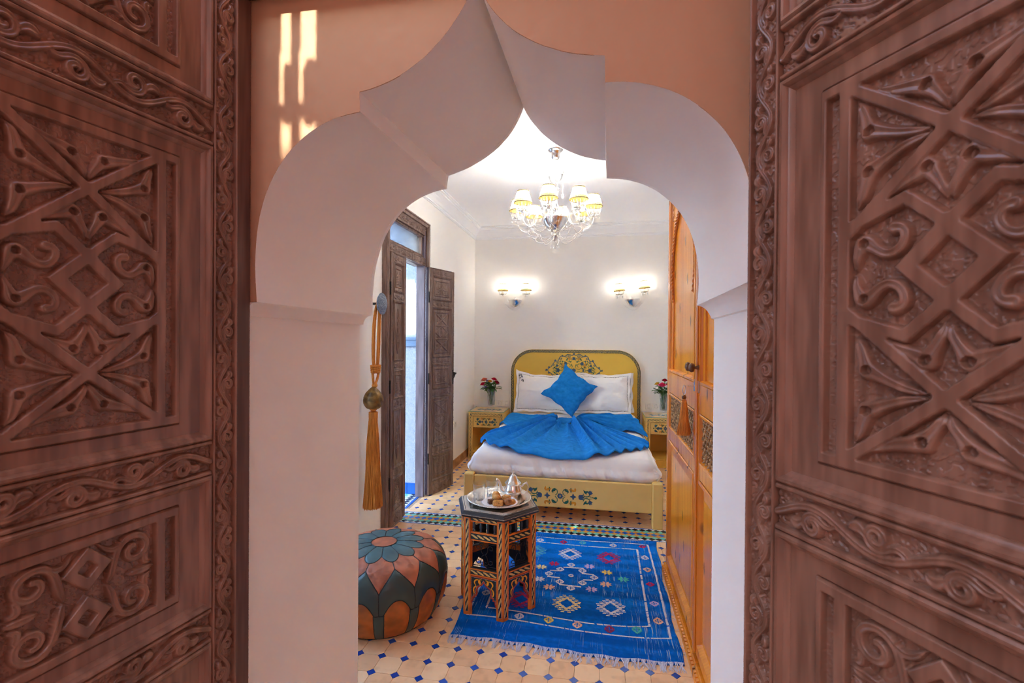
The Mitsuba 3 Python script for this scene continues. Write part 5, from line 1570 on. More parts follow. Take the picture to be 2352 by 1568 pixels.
def strands(n, r0, r1, z0, z1, seed, wob=0.004, rad=0.0011, spread=0.2):
    rg = random.Random(seed); out = []
    for k in range(n):
        a = rg.uniform(0, 2 * PI); f = math.sqrt(rg.random())
        q = np.linspace(0, 1, 7)
        ra = r0 * f + (r1 - r0) * f * q ** 1.2
        zz = z0 + (z1 + rg.uniform(-0.02, 0.02) * abs(z1 - z0) - z0) * q
        aa = a + rg.uniform(-spread, spread) * q
        out.append(tube(np.c_[ra * np.cos(aa) + wob * rg.uniform(-1, 1) * np.sin(q * 5), ra * np.sin(aa) + wob * rg.uniform(-1, 1) * np.sin(q * 4), zz], rad, 4, cap=False))
    return cat(out)


ky = thing('key', 'small steel key in the wardrobe lock with a ring', 'key')
KX, KY = WX, WYM + 0.032 + 0.03
put(ky, 'shaft', cat(tube([(WX - 0.001, KY, 1.268), (WX - 0.030, KY, 1.268)], 0.0028, 8), poly_ex(Point(0, 0).buffer(0.001), 0.001)) if False else tube([(WX - 0.001, KY, 1.268), (WX - 0.030, KY, 1.268)], 0.0028, 8), 'm_chrome', True)
a = np.linspace(0, 2 * PI, 25)
put(ky, 'ring', tube(np.c_[np.full(25, WX - 0.030) - 0.016 + 0.016 * np.cos(a) * 0.6, KY + 0.020 * np.cos(a) * 0.8 - 0.002, 1.248 + 0.022 * np.sin(a)], 0.0012, 6, cap=False), 'm_chrome', True)
ts = thing('key_tassel', 'orange tassel hanging from the wardrobe key', 'tassel')
MT = trans(WX - 0.046, KY + 0.002, 0)
put(ts, 'bead', sphere(0.0105, 2, (0, 0, 1.214)), 'm_knob', True, M=MT, label='brown bead')
put(ts, 'skirt', cat(strands(420, 0.010, 0.030, 1.202, 1.040, 5, 0.003, 0.0010), lathe([(0.024, 1.05), (0.020, 1.10), (0.013, 1.19), (0.006, 1.206), (0, 1.208)], 20)), 'm_tassel', M=MT)
# ------------------------------------------------------------------ hexagonal painted side table
tb = thing('side_table', 'hexagonal painted side table with turned balusters and iron scroll grilles on the blue rug', 'side table')
mat('m_tb_orange', wood_fn(lin(190, 92, 22), lin(220, 126, 40), 40, 40, 8), 0.38, spec=0.5)
mat('m_tb_navy', lin(24, 38, 46), 0.4); mat('m_tb_cream', lin(200, 172, 104), 0.5); mat('m_tb_red', lin(156, 44, 20), 0.45); mat('m_tb_gold', lin(226, 152, 28), 0.5)
mat('m_tb_dark', lin(38, 36, 40), 0.3, spec=0.6); mat('m_tb_line', lin(196, 184, 168), 0.4); mat('m_tb_baluster', lin(36, 50, 62), 0.4)
mat('m_tb_lacquer', wood_fn(lin(52, 48, 40), lin(92, 86, 72), 26, 26, 10), 0.08, spec=0.9)
TC, TPH, TR, TRT, TH = np.array([-0.534, 2.646]), -1.233, 0.2267, 0.2455, 0.562
RUGZ = 0.007
side = TR
apo = TR * math.cos(PI / 6)


def hexpoly(R):
    return Polygon([(R * math.cos(TPH + k * PI / 3), R * math.sin(TPH + k * PI / 3)) for k in range(6)])


def hexprism(rows):
    """rows of (R, z) bottom to top -> lofted hexagonal moulding"""
    P = np.array([[(R * math.cos(TPH + k * PI / 3), R * math.sin(TPH + k * PI / 3), z) for k in range(7)] for R, z in rows])
    parts = [grid_mesh(P[:, k:k + 2]) for k in range(6)]
    for row in (0, -1):
        pts = P[row, :6]
        parts.append(tm(np.vstack([pts, pts.mean(0)]), [[k, (k + 1) % 6, 6] for k in range(6)]))
    return cat(parts)


M0 = trans(TC[0], TC[1], 0)
put(tb, 'top_edge', hexprism([(TRT - 0.016, 0.530), (TRT - 0.006, 0.531), (TRT - 0.002, 0.536), (TRT, 0.541), (TRT, 0.546), (TRT - 0.005, 0.549), (TRT - 0.007, 0.553), (TRT - 0.011, 0.555), (TRT - 0.013, 0.560), (TRT - 0.018, TH)]), 'm_tb_dark', M=M0, label='dark moulded edge of the top')
put(tb, 'top', hexprism([(TRT - 0.0185, 0.556), (TRT - 0.0185, TH + 0.0002)]), 'm_tb_lacquer', M=M0, label='glossy lacquered top')
put(tb, 'inlay_line', mv(poly_ex(hexpoly(TRT - 0.020).difference(hexpoly(TRT - 0.027)), 0.0005), 0, 0, TH), 'm_tb_line', M=M0, label='cream line round the top')
put(tb, 'inlay_line', mv(poly_ex(hexpoly(TRT - 0.027).difference(hexpoly(TRT - 0.0305)), 0.0005), 0, 0, TH), 'm_tb_navy', M=M0, label='dark line round the top')
put(tb, 'inlay_line', mv(poly_ex(hexpoly(TRT - 0.0305).difference(hexpoly(TRT - 0.058)), 0.0004), 0, 0, TH), 'm_tb_line', M=M0, label='pale band round the top')
put(tb, 'edge_line', hexprism([(TRT + 0.0002, 0.5425), (TRT + 0.0004, 0.5445)]), 'm_tb_line', M=M0)


def wave_leaves(L, w, n):
    """S shaped cream leaves along x in [-L/2, L/2]."""
    out = []
    for k in range(n):
        x = -L / 2 + (k + 0.5) * L / n
        t = np.linspace(-1, 1, 11)
        c = np.c_[x + t * L / n * 0.60, -w * 0.42 * np.sin(t * PI / 2)]
        wd = 0.0052 * np.sqrt(np.clip(1 - t ** 2, 0, 1)) * (w / 0.02) + 0.0006
        d = np.gradient(c, axis=0); d /= np.linalg.norm(d, axis=1, keepdims=True)
        nn = np.c_[-d[:, 1], d[:, 0]]
        out.append(Polygon(np.vstack([c + nn * wd[:, None], (c - nn * wd[:, None])[::-1]])).buffer(0))
    return shapely.unary_union(out)


LEGW, LT = 0.036, 0.016
for k in range(6):
    a = TPH + k * PI / 3
    vtx = np.array([TC[0] + TR * math.cos(a), TC[1] + TR * math.sin(a)])
    d1 = np.array([math.cos(a + 2 * PI / 3), math.sin(a + 2 * PI / 3)]); d0 = np.array([math.cos(a - 2 * PI / 3), math.sin(a - 2 * PI / 3)])
    # a leg wraps the corner
    inn = -np.array([math.cos(a), math.sin(a)])
    outl_ = [vtx + d0 * LEGW, vtx, vtx + d1 * LEGW, vtx + d1 * (LEGW - LT * 0.0) + (inn * LT), vtx + inn * LT * 1.3, vtx + d0 * LEGW + inn * LT]
    leg = put(tb, 'leg', mv(poly_ex(Polygon(outl_).buffer(0), 0.532 - RUGZ), 0, 0, RUGZ), 'm_tb_orange')
    lining = [vtx + d0 * LEGW + inn * LT, vtx + inn * LT * 1.3, vtx + d1 * (LEGW - LT * 0.0) + inn * LT, vtx + d1 * (LEGW - 0.004) + inn * (LT + 0.002), vtx + inn * (LT * 1.3 + 0.003), vtx + d0 * (LEGW - 0.004) + inn * (LT + 0.002)]
    put(leg, 'lining', mv(poly_ex(Polygon(lining).buffer(0.0003), 0.520 - RUGZ), 0, 0, RUGZ + 0.004), 'm_tb_navy', label='dark painted inner side')
    for d, sg in ((d1, 1), (d0, -1)):
        nrm = np.array([d[1], -d[0]]) * sg
        F = frame((vtx[0] + d[0] * LEGW / 2, vtx[1] + d[1] * LEGW / 2, 0.27), (d[0] * sg, d[1] * sg, 0), (0, 0, 1), (nrm[0], nrm[1], 0))
        put(leg, 'inlay', on_face(sbox(-0.0088, -0.245, 0.0088, 0.250), F, 0.0006), 'm_tb_line', label='thin pale outline')
        put(leg, 'inlay', on_face(sbox(-0.0078, -0.244, 0.0078, 0.249), F, 0.0010), 'm_tb_navy', label='dark inlay strip')
        put(leg, 'inlay', on_face(affinity.translate(affinity.rotate(wave_leaves(0.48, 0.014, 10), 90, origin=(0, 0)), 0, 0.002), F, 0.0014), 'm_tb_cream', label='cream leaf chain')
    # the face between vertex k and k + 1
    am = a + PI / 6
    n3 = np.array([math.cos(am), math.sin(am), 0]); ex = np.array([-math.sin(am), math.cos(am), 0])
    FF = frame((TC[0] + apo * n3[0], TC[1] + apo * n3[1], 0), ex, (0, 0, 1), n3)
    hw = side / 2 - LEGW + 0.002
    for zc, hh, nm in ((0.520, 0.016, 'rail'), (0.4285, 0.0235, 'rail'), (0.2385, 0.0200, 'rail')):
        r = put(tb, nm, box(-hw, hw, zc - hh, zc + hh, -0.016, -0.003, 0.0015), 'm_tb_orange', M=FF)
        put(r, 'inlay', on_face(sbox(-hw + 0.004, zc - hh + 0.008, hw - 0.004, zc + hh - 0.008 + (0.007 if zc > 0.5 else 0)), FF @ trans(0, 0, -0.003), 0.0006), 'm_tb_navy', label='dark inlay strip')
        put(r, 'inlay', on_face(affinity.translate(wave_leaves(2 * hw - 0.016, 0.017, 4), 0, zc + (0.003 if zc > 0.5 else 0)), FF @ trans(0, 0, -0.0024), 0.0005), 'm_tb_cream', label='cream leaf chain')
    put(tb, 'sill', box(-hw, hw, 0.2585, 0.262, -0.022, -0.002, 0.001), 'm_iron', M=FF)
    for j in range(4):
        x = -hw + (j + 0.5) * 2 * hw / 4
        put(tb, 'baluster', mv(lathe([(0.0045, 0.452), (0.0075, 0.454), (0.0075, 0.461), (0.004, 0.464), (0.007, 0.472), (0.0085, 0.482), (0.006, 0.496), (0.0038, 0.502), (0.0068, 0.505), (0.0038, 0.508), (0.0062, 0.513), (0.0062, 0.516)], 12), 0, 0, 0), 'm_tb_baluster', 40, M=FF @ np.array([[1, 0, 0, x], [0, 0, 1, 0], [0, -1, 0, -0.012], [0, 0, 0, 1]], float))
    # iron scrolls
    z0, z1 = 0.262, 0.405
    ir = [tube([(-hw + 0.006, z0, -0.014), (-hw + 0.006, z1, -0.014)], 0.0022, 5), tube([(hw - 0.006, z0, -0.014), (hw - 0.006, z1, -0.014)], 0.0022, 5), tube([(-hw, z0 + 0.012, -0.014), (hw, z0 + 0.012, -0.014)], 0.0020, 5), tube([(-hw, z1 - 0.012, -0.014), (hw, z1 - 0.012, -0.014)], 0.0020, 5)]
    zc = (z0 + z1) / 2
    for sx in (-1, 1):
        for sy in (-1, 1):
            p = np.vstack([[(0.003 * sx, zc + 0.002 * sy)], [(sx * 0.014, zc + sy * 0.010)], [(sx * 0.019, zc + sy * 0.030)], spiral((sx * 0.036, zc + sy * 0.036), 0.016, 0.005, PI if sx > 0 else 0.0, -1.0 * sx * sy, 16)])
            ir.append(tube(np.c_[spline(np.c_[p, np.zeros(len(p))], 34)[:, :2], np.full(34, -0.014)], 0.0019, 5))
            p = np.vstack([[(sx * 0.019, zc + sy * 0.030)], spiral((sx * 0.010, zc + sy * 0.044), 0.011, 0.004, -0.8 if sx > 0 else PI + 0.8, 0.9 * sx * sy, 12)])
            ir.append(tube(np.c_[spline(np.c_[p, np.zeros(len(p))], 22)[:, :2], np.full(22, -0.014)], 0.0017, 5))
    put(tb, 'iron_grille', cat(ir), 'm_iron', True, M=FF, kind='stuff', label='black wrought iron scroll grille')
    # arched apron
    t0, t1 = 0.070, 0.2185
    left = [(-hw, t0), (-hw + 0.010, t0), (-hw + 0.016, t0 + 0.016), (-hw + 0.018, t0 + 0.030), (-hw + 0.028, t0 + 0.030), (-hw + 0.028, t0 + 0.042), (-hw + 0.038, t0 + 0.042), (-hw + 0.042, t0 + 0.056), (-hw + 0.040, t0 + 0.070), (-hw + 0.046, t0 + 0.088), (-0.008, t0 + 0.104), (0, t0 + 0.116)]
    pg = Polygon([*left, *[(-x, y) for x, y in left[::-1][1:]], (hw, t1), (-hw, t1)])
    ap = put(tb, 'arched_apron', on_face(pg, FF @ trans(0, 0, -0.015), 0.009), 'm_tb_red', label='red cusped arch board')
    put(ap, 'lining', on_face(pg.buffer(-0.0004), FF @ trans(0, 0, -0.0165), 0.0012), 'm_tb_navy', label='dark painted back')
    put(tb, 'grille_back', on_face(sbox(-hw * 0.55, 0.275, hw * 0.55, 0.385), FF @ trans(0, 0, -0.030), 0.003), 'm_tb_navy', label='dark board behind the grille') if k in (2, 3, 4) else None
    inner = pg.buffer(-0.0075, join_style=2)
    put(ap, 'inlay', on_face(inner, FF @ trans(0, 0, -0.006), 0.0006), 'm_tb_line', label='thin pale outline')
    put(ap, 'inlay', on_face(inner.buffer(-0.0011), FF @ trans(0, 0, -0.006), 0.0010), 'm_tb_navy', label='dark blue spandrels')
    sc = []
    for s in (-1, 1):
        p = [(s * 0.012, 0.204), (s * 0.024, 0.199), (s * 0.026, 0.186), (s * 0.021, 0.180), (s * 0.020, 0.190), (s * 0.030, 0.200), (s * 0.047, 0.196), (s * 0.051, 0.178), (s * 0.044, 0.166), (s * 0.052, 0.158), (s * 0.057, 0.142), (s * 0.053, 0.126)]
        p = spline(np.c_[np.array(p), np.zeros(len(p))], 40)[:, :2]
        sc.append(shapely.unary_union([LineString(p[i:i + 2]).buffer(0.0018 + 0.0022 * abs(math.sin(i * 0.24))) for i in range(39)]))
    sc = shapely.unary_union(sc).intersection(inner.buffer(-0.002))
    put(ap, 'inlay', on_face(sc, FF @ trans(0, 0, -0.005), 0.0004), 'm_tb_gold', label='golden scrolls')

# ------------------------------------------------------------------ tray with tea things
TZ = TH + 0.0008
TRC = (-0.527, 2.640)
tr = thing('tray', 'round silver tray with a roped rim on the hexagonal table', 'tray')
MTR = trans(TRC[0], TRC[1], TZ)


def silver_bump(p, n, uv):
    r = dr.sqrt(dr.square(p.x - TRC[0]) + dr.square(p.y - TRC[1])); a = dr.atan2(p.y - TRC[1], p.x - TRC[0])
    return 0.5 + 0.5 * dr.sin(a * 24 + 40 * r) * dr.sin(r * 420) * smoothstep(0.05, 0.07, r) * (1 - smoothstep(0.125, 0.14, r))


mat('m_tray', {'type': 'rgb', 'value': [0.86, 0.82, 0.77]}, 0.16, metallic=1.0, bump=(proc(silver_bump, 4e-4), 0.0006))
put(tr, 'dish', lathe([(0.0, 0.0), (0.120, 0.0), (0.138, 0.003), (0.150, 0.016), (0.160, 0.022), (0.176, 0.026), (0.178, 0.0275), (0.176, 0.0285), (0.160, 0.0245), (0.149, 0.0185), (0.137, 0.0055), (0.119, 0.0025), (0.0, 0.0025)], 72), 'm_tray', 40, M=MTR)
a = np.linspace(0, 2 * PI, 541)
rope = [tube(np.c_[(0.1785 + 0.0022 * np.cos(a * 45 + ph)) * np.cos(a), (0.1785 + 0.0022 * np.cos(a * 45 + ph)) * np.sin(a), 0.0275 + 0.0022 * np.sin(a * 45 + ph)], 0.0020, 5, cap=False) for ph in (0, PI)]
put(tr, 'roped_rim', cat(rope), 'm_silver', True, M=MTR)
for e in (18, 198):
    pass
TOPZ = TZ + 0.0027
tp = thing('teapot', 'silver Moroccan teapot with a domed lid on the tray', 'teapot')
MP = trans(-0.461, 2.728, TOPZ) @ rot([0, 0, 1], 4)
put(tp, 'body', pleat(lathe([(0.0, 0.0), (0.026, 0.0), (0.030, 0.004), (0.028, 0.009), (0.038, 0.014), (0.049, 0.026), (0.0515, 0.038), (0.048, 0.052), (0.042, 0.064), (0.0395, 0.072), (0.042, 0.077), (0.040, 0.0785), (0, 0.0785)], 64), 16, 0.006), 'm_silver', 40, M=MP)
put(tp, 'lid', lathe([(0.0465, 0.0785), (0.0475, 0.081), (0.043, 0.085), (0.034, 0.094), (0.026, 0.106), (0.019, 0.120), (0.012, 0.127), (0.006, 0.129)], 48), 'm_silver', 40, M=MP)
put(tp, 'lid_knob', lathe([(0.006, 0.128), (0.008, 0.130), (0.004, 0.134), (0.008, 0.139), (0.009, 0.142), (0.004, 0.147), (0.005, 0.151), (0.0055, 0.154), (0.0, 0.160)], 20), 'm_silver', 40, M=MP)
sp_ = spline([(-0.040, 0, 0.030), (-0.060, 0, 0.036), (-0.072, 0, 0.055), (-0.078, 0, 0.078), (-0.088, 0, 0.092), (-0.098, 0, 0.095)], 26)
put(tp, 'spout', tube(sp_, np.r_[np.linspace(0.016, 0.0075, 16), np.linspace(0.0075, 0.0065, 7), [0.008, 0.009, 0.0095]], 14), 'm_silver', True, M=MP)
hn = spline([(0.038, 0, 0.066), (0.052, 0, 0.064), (0.066, 0, 0.078), (0.078, 0, 0.080), (0.088, 0, 0.062), (0.084, 0, 0.040), (0.070, 0, 0.020), (0.054, 0, 0.016), (0.046, 0, 0.022)], 40)
put(tp, 'handle', cat(tube(hn, 0.0042 + 0.0012 * np.sin(np.linspace(0, 9, 40)), 10), sphere(0.0065, 1, (0.078, 0, 0.083))), 'm_silver', True, M=MP)


def tumbler(x, y, label):
    t = thing('tea_glass', label, 'glass', 'cut tea glasses on the tray')
    n = 48
    m = lathe([(0.0, 0.0), (0.029, 0.0), (0.031, 0.003), (0.0315, 0.020), (0.0325, 0.045), (0.0335, 0.062), (0.0345, 0.098), (0.0342, 0.100), (0.0330, 0.0995), (0.0318, 0.062), (0.0292, 0.020), (0.027, 0.012), (0.0, 0.0105)], n)
    v = np.asarray(m.vertices).copy()
    a = np.arctan2(v[:, 1], v[:, 0]); r = np.hypot(v[:, 0], v[:, 1])
    on = (r > 0.0305) & (v[:, 2] > 0.002) & (v[:, 2] < 0.050)
    k = 1 + np.where(on, 0.035 * np.cos(12 * a + v[:, 2] * 0), 0)
    v[:, :2] *= k[:, None]
    put(t, 'body', tm(v, m.faces), 'm_crystal', 40, M=trans(x, y, TOPZ))
    cuts = []
    for j in range(12):
        for s in (-1, 1):
            q = np.linspace(0, 1, 8)
            aa = j * 2 * PI / 12 + s * 0.30 * (q - 0.5)
            rr = 0.0322 + 0.0015 * q
            cuts.append(tube(np.c_[rr * np.cos(aa), rr * np.sin(aa), 0.008 + 0.044 * q], 0.0007, 4))
    put(t, 'cut_pattern', cat(cuts), 'm_glass_cut', M=trans(x, y, TOPZ), kind='stuff', label='cut criss-cross pattern')


mat('m_glass_cut', lin(236, 240, 242), 0.2, spec=0.8)
tumbler(-0.633, 2.612, 'cut tea glass at the front left of the tray beside the plate')
tumbler(-0.577, 2.700, 'cut tea glass further back on the tray, between the other glass and the teapot')
mat('m_china', lin(236, 238, 240), 0.12, spec=0.6)
single('plate', lathe([(0.0, 0.0), (0.052, 0.0), (0.056, 0.003), (0.080, 0.011), (0.097, 0.016), (0.0985, 0.0172), (0.097, 0.0180), (0.080, 0.0132), (0.058, 0.0062), (0.0, 0.0045)], 64), 'm_china', 'white plate of small pastries on the silver tray', 'plate', smooth=40, M=trans(-0.508, 2.580, TOPZ))


def crumb_fn(dark, light):
    d, l = list(dark), list(light)

    def fn(p, n, uv):
        d1, d2, r = voronoi(p.x * 620 + p.z * 290, p.y * 620 + p.z * 270)
        return mix(d, l, smoothstep(0.2, 0.8, 0.45 * r + 0.55 * fbm(p.x * 160, p.y * 160, p.z * 160, 2)))
    return proc(fn)


mat('m_pastry_brown', crumb_fn(lin(92, 48, 20), lin(172, 104, 44)), 0.4); mat('m_pastry_gold', crumb_fn(lin(150, 92, 30), lin(224, 160, 80)), 0.5)
mat('m_biscuit', wood_fn(lin(186, 132, 66), lin(212, 160, 92), 60, 60, 60), 0.7); mat('m_choc', lin(82, 46, 26), 0.35)


def lump(m, amp, f, seed):
    m = m.subdivide().subdivide() if len(m.faces) < 200 else m
    v = np.asarray(m.vertices)
    c = v.mean(0); d = v - c; d /= np.linalg.norm(d, axis=1, keepdims=True) + 1e-9
    return tm(v + d * (amp * (meshkit.fbm(v * f + seed, 3, seed)[:, None] - 0.5) * 2), m.faces)


PZ = TOPZ + 0.0058
def pastry(m, M, bsdf, label):
    single('pastry', m, bsdf, label, 'pastry', 'pastries on the white plate', smooth=True, M=M)


pastry(lump(box(-0.029, 0.029, -0.018, 0.018, 0, 0.028, 0.006), 0.0018, 140, 1), trans(-0.512, 2.548, PZ) @ rot([0, 0, 1], 8), 'm_pastry_gold', 'square nut-coated pastry at the front of the plate')
pastry(lump(box(-0.018, 0.018, -0.016, 0.016, 0, 0.024, 0.005), 0.0015, 140, 2), trans(-0.556, 2.572, PZ) @ rot([0, 0, 1], 30), 'm_choc', 'dark brown pastry cube on the left of the plate')
pastry(lump(sphere(0.023, 3, (0, 0, 0.018), (1, 1, 0.85)), 0.004, 90, 3), trans(-0.462, 2.566, PZ), 'm_pastry_brown', 'round caramel pastry on the right of the plate')
pastry(lump(box(-0.022, 0.022, -0.020, 0.020, 0, 0.040, 0.006), 0.003, 120, 4), trans(-0.478, 2.606, PZ) @ rot([0, 0, 1], -20), 'm_pastry_gold', 'crumbly sesame pastry behind the round one')
pastry(lump(hull([(0.030 * math.cos(a), 0.026 * math.sin(a), 0.0) for a in np.linspace(0, 6.2, 14)] + [(0.014 * math.cos(a) - 0.004, 0.014 * math.sin(a), 0.056) for a in np.linspace(0, 6.2, 10)] + [(0.022 * math.cos(a) - 0.002, 0.020 * math.sin(a), 0.044) for a in np.linspace(0, 6.2, 12)]), 0.0012, 60, 5), trans(-0.528, 2.606, PZ) @ rot([0, 1, 0], -8), 'm_biscuit', 'tall pale cone biscuit at the back of the plate')
pastry(lump(sphere(0.016, 3, (0, 0, 0.016), (1.1, 0.9, 0.7)), 0.0015, 70, 6), trans(-0.523, 2.566, PZ + 0.026), 'm_biscuit', 'small nut-topped sweet lying on the square pastry')
pastry(lump(sphere(0.020, 3, (0, 0, 0.012), (0.8, 1.1, 0.8)), 0.0025, 100, 7), trans(-0.438, 2.586, PZ), 'm_pastry_gold', 'crisp golden pastry at the far right of the plate')
pastry(lump(box(-0.016, 0.016, -0.016, 0.016, 0, 0.022, 0.005), 0.0015, 140, 8), trans(-0.498, 2.580, PZ + 0.0) @ rot([0, 0, 1], 40), 'm_choc', 'dark pastry in the middle of the plate')
# ------------------------------------------------------------------ blue rug
rg_ = thing('rug', 'bright blue woven rug with small embroidered figures and a pale fringe on the tiled floor', 'rug')
RC = np.array([[-0.700, 2.272], [0.412, 2.256], [0.452, 3.610], [-0.725, 3.632]])


def rug_xy(u, v):
    p = (RC[0] * (1 - u)[..., None] + RC[1] * u[..., None]) * (1 - v)[..., None] + (RC[3] * (1 - u)[..., None] + RC[2] * u[..., None]) * v[..., None]
    p[..., 0] += 0.006 * np.sin(v * 19) * np.clip(np.abs(u - 0.5) * 4 - 1, 0, 1) - 0.010 * np.sin(v * PI) * np.clip(u * 4 - 3, 0, 1)
    p[..., 1] += 0.010 * np.sin(u * 7) * np.clip(1 - v * 8, 0, 1) + 0.004 * np.sin(u * 40) * np.clip(1 - v * 20, 0, 1)
    return p


def rug_z(x, y):
    s = np.clip((x + 0.1) / 0.5, 0, 1)
    return 0.0052 + 0.0028 * meshkit.noise(np.stack([x * 5, y * 9, x * 0], -1), 4) + s * 0.003 * np.sin(y * 60 + 3 * np.sin(x * 9))


U, V = np.meshgrid(np.linspace(0, 1, 150), np.linspace(0, 1, 180), indexing='ij')
xy = rug_xy(U, V)
P = np.concatenate([xy, rug_z(xy[..., 0], xy[..., 1])[..., None]], -1)
P = np.pad(P, ((1, 1), (1, 1), (0, 0)), mode='edge')
P[0, :, 2] = P[-1, :, 2] = P[:, 0, 2] = P[:, -1, 2] = 0.0006


def rug_fn(p, n, uv):
    band = fbm(p.y * 16, 3.1, 0, 3)
    c = mix(lin(0, 84, 176), lin(6, 124, 226), smoothstep(0.2, 0.8, band * 0.75 + 0.25 * fbm(p.x * 60, p.y * 60, 0, 2)))
    lines = noise(p.x * 430 + 6 * fbm(p.y * 9, p.x * 9, 0, 2), p.y * 12, 0)
    patch = noise(p.x * 7, p.y * 3.4, 4)
    sl = smoothstep(0.74, 0.90, lines) * smoothstep(0.22, 0.70, patch)
    c = mix(c, mi.Color3f(lin(158, 190, 224)), sl * 0.8)
    return c


def rug_bump(p, n, uv):
    return 0.5 + 0.5 * dr.sin(p.x * 1900) * dr.sin(p.y * 1300) + 0.6 * fbm(p.x * 260, p.y * 120, 0, 2)


mat('m_rug', proc(rug_fn), 0.95, spec=0.1, sheen=0.3, bump=(proc(rug_bump, 4e-4), 0.0014))
put(rg_, 'pile', grid_mesh(P), 'm_rug', True)
YARN = {'white': (206, 208, 222), 'cream': (222, 204, 158), 'red': (176, 48, 92), 'aqua': (86, 178, 206), 'yellow': (220, 194, 104), 'peach': (220, 178, 158), 'lilac': (188, 172, 216), 'wine': (132, 52, 92), 'green': (80, 186, 178)}
for k, c in YARN.items():
    mat('m_yarn_' + k, lin(*c), 0.95, spec=0.1)


def on_rug(poly, h=0.0016):
    m = poly_ex(poly, h)
    v = np.asarray(m.vertices).copy()
    v[:, 2] += rug_z(v[:, 0], v[:, 1]) + 0.0002
    return tm(v, m.faces)


def bar(x0, y0, x1, y1, w):
    return LineString([(x0, y0), (x1, y1)]).buffer(w / 2, cap_style=2)


def big_diamond(cx, cy, w, h):
    out = []
    n = 6
    for sx in (-1, 1):
        for sy in (-1, 1):
            for k in range(n + 1):
                f = k / n
                x, y = cx + sx * w * f * 0.78, cy + sy * h * (1 - f) * 0.78
                out += [sbox(x - 0.010, y - 0.004, x + 0.010, y + 0.004)]
                ox, oy = x + sx * 0.012, y + sy * 0.012
                if k % 2 == 0:
                    out += [sbox(ox - 0.011, oy - 0.003, ox + 0.011, oy + 0.003), sbox(x - 0.003, y - 0.012, x + 0.003, y + 0.012), sbox(ox + sx * 0.006 - 0.010, oy + sy * 0.014 - 0.003, ox + sx * 0.006 + 0.010, oy + sy * 0.014 + 0.003)]
    return shapely.unary_union(out)


def small_diamond(cx, cy, w, h):
    o = Polygon([(cx + w, cy), (cx, cy + h), (cx - w, cy), (cx, cy - h)])
    r = o.difference(affinity.scale(o, 0.68, 0.68))
    ticks = [sbox(cx + sx * w * (1 - f) - 0.004, cy + sy * h * f - 0.002, cx + sx * w * (1 - f) + sx * 0.0 + 0.006, cy + sy * h * f + 0.002) for sx in (-1, 1) for sy in (-1, 1) for f in (0.25, 0.5, 0.75)]
    inn = affinity.scale(o, 0.56, 0.56).difference(shapely.unary_union([bar(cx - w, cy, cx + w, cy, 0.006), bar(cx, cy - h, cx, cy + h, 0.006)]))
    return shapely.unary_union([r, inn] + ticks)


def leaf_star(cx, cy, w, h):
    return shapely.unary_union([lens((cx + 0.004 * math.cos(a), cy + 0.004 * math.sin(a)), a, math.hypot(w * math.cos(a), h * math.sin(a)) * 1.1, 0.0062) for a in (0.32, 1.05, PI - 0.32, PI - 1.05, PI + 0.32, PI + 1.05, -0.32, -1.05)])


def motif(poly, colour, what):
    put(rg_, 'embroidered_figure', on_rug(poly), 'm_yarn_' + colour, label=f'{colour} {what}')


for x, y, c in ((-0.157, 3.295, 'white'), (0.102, 3.283, 'red'), (-0.400, 3.300, 'aqua'), (-0.144, 2.672, 'cream'), (0.097, 2.677, 'white'), (-0.40, 2.672, 'red')):
    motif(big_diamond(x, y, 0.066, 0.072), c, 'stepped diamond')
for x, y, c in ((-0.142, 3.135, 'white'), (-0.208, 3.063, 'white'), (-0.068, 3.068, 'white'), (-0.274, 2.993, 'white'), (0.006, 2.998, 'white'), (-0.200, 2.906, 'white'), (-0.064, 2.918, 'white'), (-0.130, 2.842, 'white')):
    motif(small_diamond(x, y, 0.026, 0.030), c, 'small diamond of the central figure')
for a_, b_ in (((-0.19, 3.095), (-0.06, 3.10)), ((-0.27, 3.035), (-0.20, 3.04)), ((-0.07, 3.035), (0.005, 3.03)), ((-0.28, 2.955), (-0.20, 2.95)), ((-0.06, 2.955), (0.0, 2.96)), ((-0.20, 2.872), (-0.07, 2.868))):
    motif(bar(*a_, *b_, 0.011), 'white', 'short line of the central figure')
motif(small_diamond(-0.136, 2.992, 0.016, 0.020), 'white', 'little cross in the centre')
for x, y, c in ((-0.330, 3.072, 'cream'), (-0.252, 3.132, 'red'), (-0.024, 3.135, 'lilac'), (0.086, 3.076, 'yellow'), (-0.326, 2.915, 'white'), (-0.258, 2.831, 'peach'), (-0.009, 2.853, 'lilac'), (0.076, 2.926, 'peach'), (0.182, 3.004, 'green')):
    motif(leaf_star(x, y, 0.030, 0.030), c, 'leaf star')
for x, y, c in ((-0.383, 3.479, 'white'), (-0.214, 3.479, 'red'), (-0.077, 3.494, 'aqua'), (0.139, 3.490, 'white'), (0.343, 3.507, 'red'), (0.344, 3.332, 'white'), (0.339, 3.159, 'peach'), (0.338, 2.975, 'red'), (0.336, 2.760, 'lilac'), (0.337, 2.594, 'peach'), (-0.228, 2.499, 'yellow'), (-0.079, 2.483, 'peach'), (0.083, 2.476, 'wine'), (0.220, 2.493, 'green'), (-0.385, 2.505, 'white'), (-0.61, 2.7, 'white'), (-0.615, 2.95, 'red'), (-0.615, 3.2, 'cream'), (-0.53, 3.49, 'yellow')):
    motif(small_diamond(x, y, 0.026, 0.032), c, 'small diamond in the border')
